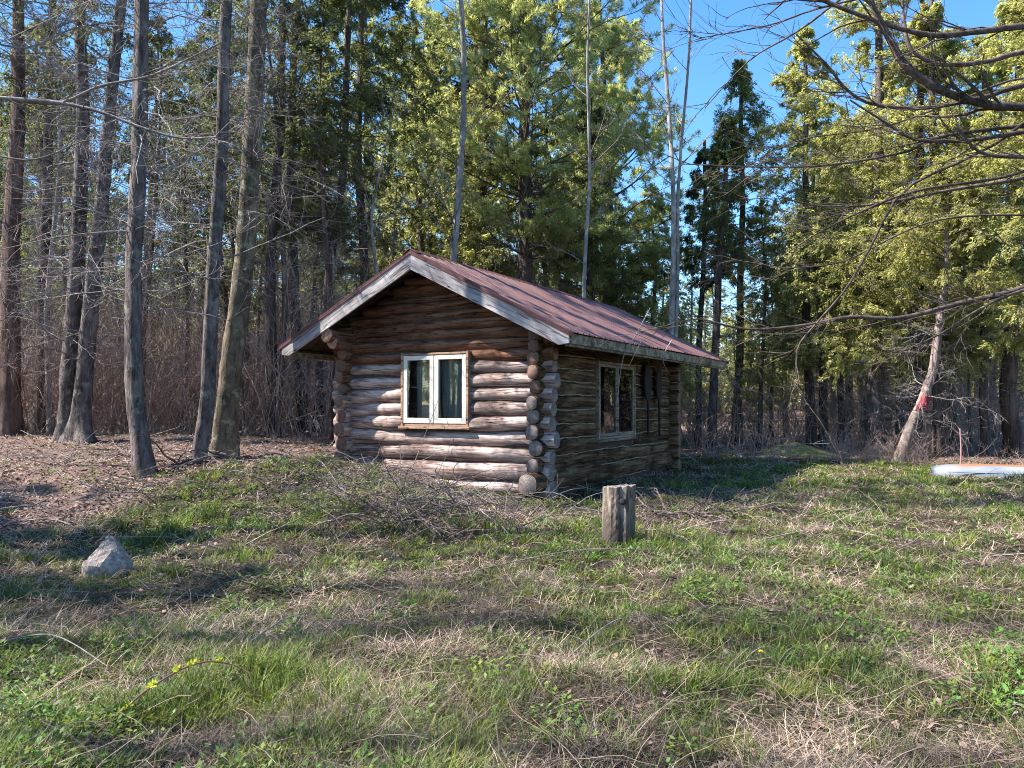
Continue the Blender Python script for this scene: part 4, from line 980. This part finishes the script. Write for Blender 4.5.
# ------------------------------------------------------------------ things on the ground
def boulder():
    import bmesh
    bm = bmesh.new(); bmesh.ops.create_icosphere(bm, subdivisions=4, radius=1); rs = np.random.RandomState(4)
    pl = [(norm(rs.normal(0, 1, 3)), rs.uniform(.72, .95)) for _ in range(16)]
    for v in bm.verts:
        c = np.array(v.co)
        for n_, d in pl:
            k = c @ n_ - d
            if k > 0: c = c - n_ * k
        taper = 1 - .62 * max(0, c[2]) ** 1.3
        c = np.array((c[0] * .225 * taper + .015 * c[2], c[1] * .2 * taper, c[2] * .25))
        c += .006 * np.array((math.sin(v.co.x * 17 + v.co.z * 11), math.sin(v.co.y * 19), math.sin(v.co.z * 23 + v.co.x * 9)))
        v.co = c
    me = bpy.data.meshes.new('boulder'); bm.to_mesh(me); bm.free(); me.materials.append(M['rock'])
    o = bpy.data.objects.new('boulder', me); C.objects.link(o); x, y, _ = P(108, 560, 7.5)
    o.location = (x, y, h1(x, y) + .12); o.rotation_euler = (0, 0, .3)
    tag(o, 'pointed pale grey boulder half sunk in the grass at lower left', 'rock')
boulder()

def stump():
    x, y = 1.19, 9.0; g = h1(x, y)
    S = 40; K = 18; Hh = .66; rs = np.random.RandomState(8); th = np.arange(S) * 2 * PI / S
    rr = .175 * (1 + .05 * np.sin(2 * th + 1) + .03 * np.sin(5 * th)); rr = np.where((th > 4.9) & (th < 5.6), rr * 1.07, rr)
    gro = 1 - .10 * np.exp(-((th - 4.72) / .10) ** 2) - .07 * np.exp(-((th - 5.15) / .05) ** 2) - .06 * np.exp(-((th - 4.2) / .06) ** 2)
    V = []
    for k in range(K):
        t = k / (K - 1); z = t * (Hh + .1) - .1
        r = rr * gro * (1 + .06 * (1 - t) ** 3) * (1 + .012 * rs.normal(0, 1, S))
        zt = z + (.02 * np.sin(th + 2) + .006 * rs.normal(0, 1, S) if k == K - 1 else 0)
        V.append(np.stack([r * np.cos(th), r * np.sin(th), np.broadcast_to(zt, (S,))], -1))
    V = np.array(V).reshape(-1, 3); i = np.arange(K * S).reshape(K, S)
    q = np.stack([i[:-1], np.roll(i, -1, 1)[:-1], np.roll(i, -1, 1)[1:], i[1:]], -1).reshape(-1, 4)
    V = np.concatenate([V, [[0, 0, Hh]]]); tr = np.stack([i[-1], np.roll(i[-1], -1), np.full(S, K * S)], -1)
    barkw, n, l, b = new_mat('stump_wood')
    no = noise_node(n, l, 5, 7, .7, (3, 3, .5), dist=.3); r_ = ramp(n, [(.34, (.035, .026, .02)), (.46, (.09, .065, .05)), (.56, (.22, .175, .14)), (.7, (.38, .33, .28))]); l.new(no.outputs[0], r_.inputs[0])
    tc = n.new('ShaderNodeTexCoord'); sp = n.new('ShaderNodeSeparateXYZ'); l.new(tc.outputs['Object'], sp.inputs[0])
    mr = n.new('ShaderNodeMapRange'); mr.inputs[1].default_value = .12; mr.inputs[2].default_value = .45; l.new(sp.outputs[2], mr.inputs[0])
    out = mixc(n, l, (.06, .045, .035, 1), r_.outputs[0], mr.outputs[0]); l.new(out, b.inputs['Base Color']); b.inputs['Roughness'].default_value = .95
    bp = n.new('ShaderNodeBump'); bp.inputs['Strength'].default_value = .8; bp.inputs['Distance'].default_value = .03; l.new(no.outputs[0], bp.inputs['Height']); l.new(bp.outputs[0], b.inputs['Normal'])
    o = mesh_np('stump', V, [q, tr], [barkw, M['end_grey']], smooth=False, midx=[0] * len(q) + [1] * len(tr), loc=(x, y, g))
    o.rotation_euler = (.01, .02, 0)
    tag(o, 'upright cut log stump with peeling bark in front of the shaded wall', 'stump')
    V, f = tubes(np.array([[(.015, -.155, .50), (.02, -.172, .515), (.02, -.183, .52)]]), np.array([[.036, .04, .028]]), 12)
    V = np.concatenate([V, V[-12:].mean(0)[None]]); tr = np.stack([np.arange(24, 36), np.roll(np.arange(24, 36), -1), np.full(12, 36)], -1)
    mesh_np('knot', V, [f, tr], M['black'], o, smooth=True)
stump()

def hull():
    m, n, l, b = new_mat('weathered_hull')
    no = noise_node(n, l, 2.2, 6, .65, (.5, 2, 2)); r_ = ramp(n, [(.35, (.10, .13, .18)), (.5, (.17, .20, .245)), (.7, (.26, .275, .29))]); l.new(no.outputs[0], r_.inputs[0])
    tc = n.new('ShaderNodeTexCoord'); sp = n.new('ShaderNodeSeparateXYZ'); l.new(tc.outputs['Object'], sp.inputs[0])
    n2 = noise_node(n, l, 1.8, 4, .6, (.35, 3, 3)); ad = n.new('ShaderNodeMath'); ad.operation = 'MULTIPLY_ADD'; ad.inputs[1].default_value = .22; l.new(n2.outputs[0], ad.inputs[0]); l.new(sp.outputs[2], ad.inputs[2])
    r2 = ramp(n, [(.435, (0, 0, 0)), (.47, (1, 1, 1))]); l.new(ad.outputs[0], r2.inputs[0])
    out = mixc(n, l, r_.outputs[0], (.27, .12, .06, 1), r2.outputs[0]); l.new(out, b.inputs['Base Color']); b.inputs['Roughness'].default_value = .55
    # overturned shallow hull: sections along x
    n_ = 40; Lh = 4.6; S = 17; V = []
    for k in range(n_):
        t = k / (n_ - 1); e = min(1, (1 - abs(2 * t - 1) ** 5)) ** .5 if 0 < t < 1 else 0.02
        hw = .40 * max(e, .30); hh = .37 * (.72 + .28 * max(e, .1)) + .01 * math.sin(t * 9)
        for s in range(S):
            a = PI * s / (S - 1); cx = math.cos(a); sx = math.sin(a)
            V.append((t * Lh, hw * math.copysign(abs(cx) ** .55, cx), hh * abs(sx) ** .5 * (1 - .0)))
    V = np.array(V); i = np.arange(n_ * S).reshape(n_, S)
    q = np.stack([i[:-1, :-1], i[:-1, 1:], i[1:, 1:], i[1:, :-1]], -1).reshape(-1, 4)
    caps = [np.array([list(range(S))]), np.array([list(range(n_ * S - 1, n_ * S - S - 1, -1))])]
    o = mesh_np('overturned_hull', V, [q] + caps, m, smooth=True)
    x0, y0, _ = P(931, 474, 18.2); o.location = (x0, y0, h1(x0, y0) - .02); o.rotation_euler = (0, 0, math.radians(-24))
    tag(o, 'long low pale blue-white hull with an orange-brown streak lying at the edge of the woods', 'boat hull')
    V, f = tubes(np.array([[(.15 + 4.3 * t, -.37 , .045) for t in np.linspace(0, 1, 12)]]), .022, 6); mesh_np('gunwale', V, f, M['white'], o, smooth=True)
    for zz, yy in ((.21, -.385),):
        V, f = tubes(np.array([[(.3 + 4.0 * t, yy, zz) for t in np.linspace(0, 1, 12)]]), .010, 5); mesh_np('rub_strip', V, f, m, o, smooth=True)
hull()

def stake():
    x, y, _ = P(961, 464, 19.8); V, f = tubes(np.array([[(0, 0, -.1), (.01, 0, .5), (-.01, 0, 1.0)]]), np.array([[.02, .018, .016]]), 6)
    o = mesh_np('marker_stake', V, f, plain('pink_stake', (.38, .17, .17), .7), smooth=True, loc=(x, y, h1(x, y))); tag(o, 'thin pinkish stake standing behind the pale hull', 'stake')
stake()

def mound():
    x, y, _ = P(797, 450, 25.2); nx, ny = 70, 40; X, Y = np.meshgrid(np.linspace(-1.5, 1.5, nx), np.linspace(-1, 1, ny))
    r = np.sqrt((X / 1.45) ** 2 + (Y / .95) ** 2); Z = .55 * np.clip(1 - r, 0, 1) ** .55 * (1 - .22 * X / 1.5) + .07 * (vnoise(X + 9, Y + 9, 4, 1) - .5) - .06
    V = np.stack([X, Y, Z], -1).reshape(-1, 3); i = np.arange(nx * ny).reshape(ny, nx)
    q = np.stack([i[:-1, :-1], i[:-1, 1:], i[1:, 1:], i[1:, :-1]], -1).reshape(-1, 4)
    o = mesh_np('mossy_mound', V, q, M['moss'], smooth=True, loc=(x, y, h1(x, y))); tag(o, 'low yellow-green mossy mound at the forest edge right of the cabin', 'mound')
mound()

def sticks(name, label, c, n_, ln, r_, seed, spread=(1, .5), up=.25, mat='twig_grey', cat='brush pile', hh=.25, sub=4):
    rs = np.random.RandomState(seed); x0, y0 = c; st = np.stack([rs.normal(0, spread[0] * .5, n_), rs.normal(0, spread[1] * .5, n_), np.zeros(n_)], -1)
    st[:, 2] = H(st[:, 0] + x0, st[:, 1] + y0) - h1(x0, y0) + rs.rand(n_) * hh
    az = rs.rand(n_) * 2 * PI; d = np.stack([np.cos(az), np.sin(az), rs.normal(up, .35, n_)], -1)
    L0 = ln * rs.uniform(.3, 1.1, n_); p0 = grow(st, d, L0, 9, .12, -.09, rs)
    fl = H(p0[..., 0] + x0, p0[..., 1] + y0) - h1(x0, y0) + .01; p0[..., 2] = np.maximum(p0[..., 2], fl)
    parts = [(*tubes(p0, np.linspace(1, .4, 9)[None] * r_ * rs.uniform(.5, 1.3, (n_, 1)), 5), None)]
    s1, d1, _ = sprout(p0, sub, .2, 1, .6, .2, rs); p1 = grow(s1, d1, ln * .3 * rs.uniform(.2, 1, len(s1)), 6, .15, -.05, rs)
    fl = H(p1[..., 0] + x0, p1[..., 1] + y0) - h1(x0, y0) + .01; p1[..., 2] = np.maximum(p1[..., 2], fl)
    parts.append((*tubes(p1, np.linspace(1, .4, 6)[None] * r_ * .45, 3), None))
    V, f, _ = merge(parts); o = mesh_np(name, V, f, M[mat], loc=(x0, y0, h1(x0, y0))); tag(o, label, cat); return o
bx_, by_, _ = P(430, 570, 9.6)
sticks('brush_pile', 'heap of grey dead twigs on the bank in front of the cabin', (bx_, by_), 150, 1.0, .007, 31, (1.3, .8), .5, 'twig_mid', hh=.4)
bx_, by_, _ = P(345, 520, 10.8); sticks('twig_heap', 'spread of dry twigs on the berm below the left end of the front wall', (bx_, by_), 170, .9, .006, 32, (2.8, 1.3), .45, 'twig_mid', hh=.3)
bx_, by_, _ = P(400, 545, 10.3); sticks('twig_heap', 'pale broken twigs lying on top of the bank before the white window', (bx_, by_), 70, 1.0, .006, 39, (2.0, .8), .5, 'twig_grey', hh=.3)
bx_, by_, _ = P(690, 520, 10.9); sticks('twig_heap', 'low dark heap of sticks just right of the stump', (bx_, by_), 90, .8, .012, 33, (.8, .4), .15, 'twig_mid', hh=.12)
bx_, by_, _ = P(190, 482, 12.4); sticks('twig_heap', 'dark root tangle between the two grey trunk feet', (bx_, by_), 70, .9, .016, 34, (1.1, .4), .15, 'twig_dark', hh=.2)
bx_, by_, _ = P(740, 450, 22.0); sticks('brush_pile', 'pale fallen branches on the grass past the far corner of the cabin', (bx_, by_), 34, 2.0, .014, 35, (1.6, .9), .3, 'twig_grey', hh=.2)
bx_, by_, _ = P(1006, 712, 4.3); sticks('broken_stick', 'short broken dark stick lying at the lower right edge', (bx_, by_), 3, .3, .012, 36, (.1, .05), .0, 'twig_grey', cat='stick', hh=.03, sub=1)
for k, (a, b, r_, lb) in enumerate([((240, 668, 5.2), (330, 610, 6.2), .006, 'pale dry stem arching low over the grass near the red cane'), ((0, 668, 5.3), (110, 690, 4.9), .006, 'pale dry stem lying in the grass at the left edge'),
        ((470, 610, 7.6), (690, 600, 8.2), .006, 'pale straight stem lying in the grass below the brush pile'), ((560, 690, 4.8), (660, 640, 5.8), .005, 'short pale stem lying in the grass at lower centre')]):
    p, q_ = P(*a), P(*b); mid = ((p[0] + q_[0]) / 2, (p[1] + q_[1]) / 2)
    wire([(p[0], p[1], h1(p[0], p[1]) + .03), (mid[0], mid[1], h1(*mid) + .13), (q_[0], q_[1], h1(q_[0], q_[1]) + .04)], r_, lb, mat='twig_grey')
wire([(*P(265, 500, 11.5)[:2], .55), (*P(290, 490, 12)[:2], .9), (*P(320, 500, 12)[:2], .75), (*P(345, 540, 10.6)[:2], .4)], .007, 'arched dry cane on the berm left of the cabin', 'dry_cane', cat='cane')

def bramble():
    pts = [P(68, 775, 3.55), P(110, 722, 3.9), P(150, 688, 4.1), P(195, 664, 4.3), P(230, 664, 4.5), P(262, 690, 4.5)]
    pts = [list(p) for p in pts]; pts[0][2] = h1(pts[0][0], pts[0][1]); pts[-1][2] = h1(pts[-1][0], pts[-1][1]) + .02
    m = plain('red_cane', (.25, .085, .075), .5)
    M['cane'] = m; o = wire(pts, .0065, 'red arching bramble cane with fresh yellow-green leaves at lower left', 'bramble_cane', 'cane', 'cane', 7)
    base = np.array(pts[0]); sp_ = spline(pts, 30) - base; rs = np.random.RandomState(9)
    for t in (12, 15, 17, 21, 8):
        c = sp_[t]; k = 26; d = rs.normal(0, 1, (k, 3)); d[:, 2] = np.abs(d[:, 2]) * .8; d = norm(d)
        V, f = cards(c + d * .006 + rs.normal(0, .008, (k, 3)), d, rs.normal(0, 1, (k, 3)), rs.uniform(.014, .034, k), rs.uniform(.010, .02, k))
        mesh_np('leaf_cluster', V, f, M['bud'], o, col=np.full((len(V), 3), 1.0))
M['bud'] = leafy('fresh_bud_leaves', (.42, .46, .05), .4)
bramble()

def dandelion():
    x, y, _ = P(761, 664, 4.95); g = h1(x, y); V, f = tubes(np.array([[(0, 0, 0), (.005, 0, .04), (.0, 0, .085)]]), .0025, 5)
    o = mesh_np('dandelion', V, f, M['stem_green'], loc=(x, y, g)); tag(o, 'single small yellow flower in the grass at lower right', 'flower')
    rs = np.random.RandomState(2); k = 60; d = norm(np.stack([*(rs.normal(0, 1, (2, k))), np.abs(rs.normal(0, .5, k))], -1)); nr = np.tile((0, 0, 1.), (k, 1)) + rs.normal(0, .2, (k, 3))
    V, f = cards(np.tile((0, 0, .085), (k, 1)), d, nr, rs.uniform(.010, .02, k), np.full(k, .005)); mesh_np('petals', V, f, M['yellow'], o)
M['stem_green'] = plain('green_stem', (.10, .16, .04), .6); M['yellow'] = plain('yellow_petals', (.75, .60, .02), .6)
dandelion()

# ------------------------------------------------------------------ ground cover
def inside_cabin(x, y, m=.12):
    c, s_ = math.cos(-ROT), math.sin(-ROT); lx = c * (x - CX) - s_ * (y - CY); ly = s_ * (x - CX) + c * (y - CY)
    return (lx > -W_ - m) & (lx < m) & (ly > -m) & (ly < L_ + m)
def scatter(n_, y0, y1, rs, side=.72):
    y = y0 * (y1 / y0) ** rs.rand(n_); x = rs.uniform(-1, 1, n_) * (side * y + 1.2)
    k = ~inside_cabin(x, y); return x[k], y[k]
def blades(x, y, z, L, Wd, az, bend, tilt, rs):
    """5-vertex bent blades"""
    N = len(x); d = np.stack([np.cos(az) * np.sin(tilt), np.sin(az) * np.sin(tilt), np.cos(tilt)], -1)
    s = np.stack([-np.sin(az), np.cos(az), np.zeros(N)], -1); s = norm(s + rs.normal(0, .3, (N, 3)))
    p0 = np.stack([x, y, z], -1); L = L[:, None]; Wd = Wd[:, None]
    p1 = p0 + d * L * .5; d2 = d.copy(); d2[:, :2] += np.stack([np.cos(az), np.sin(az)], -1) * bend[:, None]; d2[:, 2] -= bend * .45; d2 = norm(d2); p2 = p1 + d2 * L * .5
    V = np.stack([p0 - s * Wd * .5, p0 + s * Wd * .5, p1 + s * Wd * .42, p1 - s * Wd * .42, p2], 1).reshape(-1, 3)
    i = np.arange(N) * 5; return V, [np.stack([i, i + 1, i + 2, i + 3], -1), np.stack([i + 3, i + 2, i + 4], -1)]
def berm(x, y): return np.exp(-(((x + 2.0) / 2.4) ** 2 + ((y - 11.2) / 1.5) ** 2))
def forest_mask(x, y): return sstep(-.8, .5, y - edge_y(x) - 1.2 * (vnoise(x, y, .8, 7) - .5))
rs = np.random.RandomState(900)
# green grass in tufts
x, y = scatter(26000, 2.7, 27, rs)
gd = .40 * vnoise(x, y, .55, 21) + .6 * vnoise(x, y, 2.6, 22) + .22 * sstep(3, 6, x) * sstep(12, 15.5, y)
k = (rs.rand(len(x)) < .8 * (.10 + .90 * sstep(.46, .60, gd)) * (1 - .96 * forest_mask(x, y)) * (1 - .55 * berm(x, y))); x = x[k]; y = y[k]
m_ = 20; cx = np.repeat(x, m_); cy = np.repeat(y, m_); N = len(cx)
spread = np.repeat(rs.uniform(.025, .075, len(x)), m_); a = rs.rand(N) * 2 * PI; rr = spread * np.sqrt(rs.rand(N)) * (1 + cy * .04)
bx = cx + rr * np.cos(a); by = cy + rr * np.sin(a); hgt = np.repeat(rs.uniform(.04, .14, len(x)) * (1 + .9 * sstep(.55, .8, vnoise(x, y, .9, 31))), m_)
V, f = blades(bx, by, H(bx, by) - .01, hgt * rs.uniform(.6, 1.3, N), np.maximum(.0055, by * .0010) * rs.uniform(.7, 1.3, N), a + rs.normal(0, .6, N), rs.uniform(.1, 1.0, N), rs.uniform(.1, .9, N), rs)
tt = np.repeat(rs.uniform(.5, 1.35, len(x)), m_) * rs.uniform(.7, 1.25, N); yl = np.repeat(rs.rand(len(x)) ** 1.3, m_)
col = np.stack([tt * (.75 + .85 * yl), tt * (.95 + .25 * yl), tt * (1.0 - .1 * yl)], -1)
o = mesh_np('grass', V, f, M['grass'], col=np.repeat(col, 5, 0)); tag(o, 'short patchy green grass in the clearing', kind='stuff'); print('grass', N)
# straw thatch
x, y = scatter(330000, 2.6, 27, rs); sd = .5 * vnoise(x, y, .7, 41) + .5 * vnoise(x, y, 2.6, 42)
k = rs.rand(len(x)) < (.30 + .70 * sstep(.38, .60, sd)) * (1 - .8 * forest_mask(x, y)); x = x[k]; y = y[k]; N = len(x)
az = rs.rand(N) * 2 * PI + 0; tl = rs.uniform(.75, 1.6, N); Lb = rs.uniform(.05, .22, N)
V, f = blades(x, y, H(x, y) + rs.rand(N) * .025, Lb, np.maximum(.0028, y * .00065) * rs.uniform(.6, 1.3, N), az, rs.uniform(-.2, .8, N), tl, rs)
# keep blades out of the soil
zg = H(V[:, 0], V[:, 1]) + .003; V[:, 2] = np.maximum(V[:, 2], zg)
tt = rs.uniform(.1, 1.2, N) * (.45 + .9 * sstep(.35, .62, vnoise(x, y, 2.1, 61))); g_ = rs.rand(N); col = np.stack([tt, tt * (.93 + .1 * g_), tt * (.85 + .3 * g_)], -1)
o = mesh_np('dead_grass', V, f, M['straw'], col=np.repeat(col, 5, 0)); tag(o, 'flattened dry straw-coloured grass across the clearing', kind='stuff')
# longer dry stems
n_ = 9000; x, y = scatter(n_, 2.8, 22, rs); k = rs.rand(len(x)) > .8 * forest_mask(x, y); x = x[k]; y = y[k]; n_ = len(x)
st = np.stack([x, y, H(x, y)], -1); az = rs.rand(n_) * 2 * PI; d = np.stack([np.cos(az), np.sin(az), rs.uniform(-.05, .9, n_) ** 1.0], -1); Ls = rs.uniform(.15, .55, n_)
p = grow(st, d, Ls, 7, .14, rs.uniform(-.3, 0, n_), rs); p[..., 2] = np.maximum(p[..., 2], H(p[..., 0], p[..., 1]) + .01)
V, f = tubes(p, np.linspace(1, .5, 7)[None] * np.maximum(.0016, y * .00032)[:, None] * rs.uniform(.6, 1.6, (n_, 1)), 3)
c_ = np.repeat(rs.uniform(.5, 1.3, n_), 21); o = mesh_np('dry_stems', V, f, M['straw'], col=np.stack([c_, c_ * .95, c_ * .92], -1)); tag(o, 'thin dry stems and twigs strewn over the clearing', kind='stuff')
# broad-leaved weeds
x, y = scatter(12000, 2.8, 16, rs); wd = vnoise(x, y, .8, 51) * .6 + vnoise(x, y, 3, 52) * .4 + .34 * np.exp(-(((x + 2.6) / 2.2) ** 2 + ((y - 10.6) / 1.7) ** 2))
k = rs.rand(len(x)) < sstep(.46, .72, wd) * (1 - .9 * forest_mask(x, y)); x = x[k]; y = y[k]; m_ = 16; N = len(x) * m_
cx = np.repeat(x, m_); cy = np.repeat(y, m_); a = rs.rand(N) * 2 * PI; r_ = rs.rand(N) * .07; px_ = cx + r_ * np.cos(a); py_ = cy + r_ * np.sin(a)
pos = np.stack([px_, py_, H(px_, py_) + rs.rand(N) * np.repeat(rs.uniform(.03, .12, len(x)), m_)], -1); d = np.stack([np.cos(a), np.sin(a), rs.uniform(-.1, .9, N)], -1); nr = rs.normal(0, .35, (N, 3)); nr[:, 2] += 1
V, f = cards(pos, d, nr, rs.uniform(.02, .045, N) * (1 + cy * .03), rs.uniform(.011, .022, N) * (1 + cy * .03)); t_ = np.repeat(rs.uniform(.6, 1.3, len(x)), m_) * rs.uniform(.85, 1.15, N); yl = np.repeat(rs.rand(len(x)), m_)
o = mesh_np('weeds', V, f, M['weed'], col=np.repeat(np.stack([t_ * (.7 + .8 * yl), t_, t_ * .9], -1), 4, 0)); tag(o, 'small leafy green weeds growing among the grass', kind='stuff')
# leaf litter
n_ = 150000; y = 7 * (46 / 7.) ** rs.rand(n_); x = rs.uniform(-1, 1, n_) * (.7 * y + 1); k = (rs.rand(n_) < (.05 + .95 * np.maximum(forest_mask(x, y), .6 * np.exp(-(((x + 2.2) / 2.2) ** 2 + ((y - 11.2) / 1.3) ** 2))))) & ~inside_cabin(x, y); x = x[k]; y = y[k]
x2, y2 = scatter(7000, 2.7, 14, rs); x = np.r_[x, x2]; y = np.r_[y, y2]; N = len(x)
a = rs.rand(N) * 2 * PI; d = np.stack([np.cos(a), np.sin(a), rs.normal(0, .3, N)], -1); nr = rs.normal(0, .4, (N, 3)); nr[:, 2] += 1; sz = rs.uniform(.02, .055, N) * (1 + y * .035)
V, f = cards(np.stack([x, y, H(x, y) + .008 + rs.rand(N) * .02], -1), d, nr, sz, sz * rs.uniform(.4, .8, N)); t_ = rs.uniform(.35, 1.5, N); g_ = rs.rand(N)
o = mesh_np('leaf_litter', V, f, M['litter'], col=np.repeat(np.stack([t_, t_ * (.85 + .25 * g_), t_ * (.8 + .4 * g_)], -1), 4, 0)); tag(o, 'brown fallen leaves covering the forest floor', kind='stuff')
# fallen twigs on the forest floor
n_ = 2600; y = 8 * (34 / 8.) ** rs.rand(n_); x = rs.uniform(-1, .9, n_) * (.68 * y + 1); k = (rs.rand(n_) < forest_mask(x, y) + .08) & ~inside_cabin(x, y); x = x[k]; y = y[k]; n_ = len(x)
st = np.stack([x, y, H(x, y) + .02], -1); az = rs.rand(n_) * 2 * PI; d = np.stack([np.cos(az), np.sin(az), rs.normal(.12, .2, n_)], -1)
p = grow(st, d, rs.uniform(.2, 1.3, n_), 6, .12, -.04, rs); p[..., 2] = np.maximum(p[..., 2], H(p[..., 0], p[..., 1]) + .012)
V, f = tubes(p, np.linspace(1, .4, 6)[None] * .008 * rs.uniform(.4, 1.6, (n_, 1)), 3); o = mesh_np('fallen_twigs', V, f, M['twig_grey']); tag(o, 'fallen twigs scattered over the forest floor', kind='stuff')
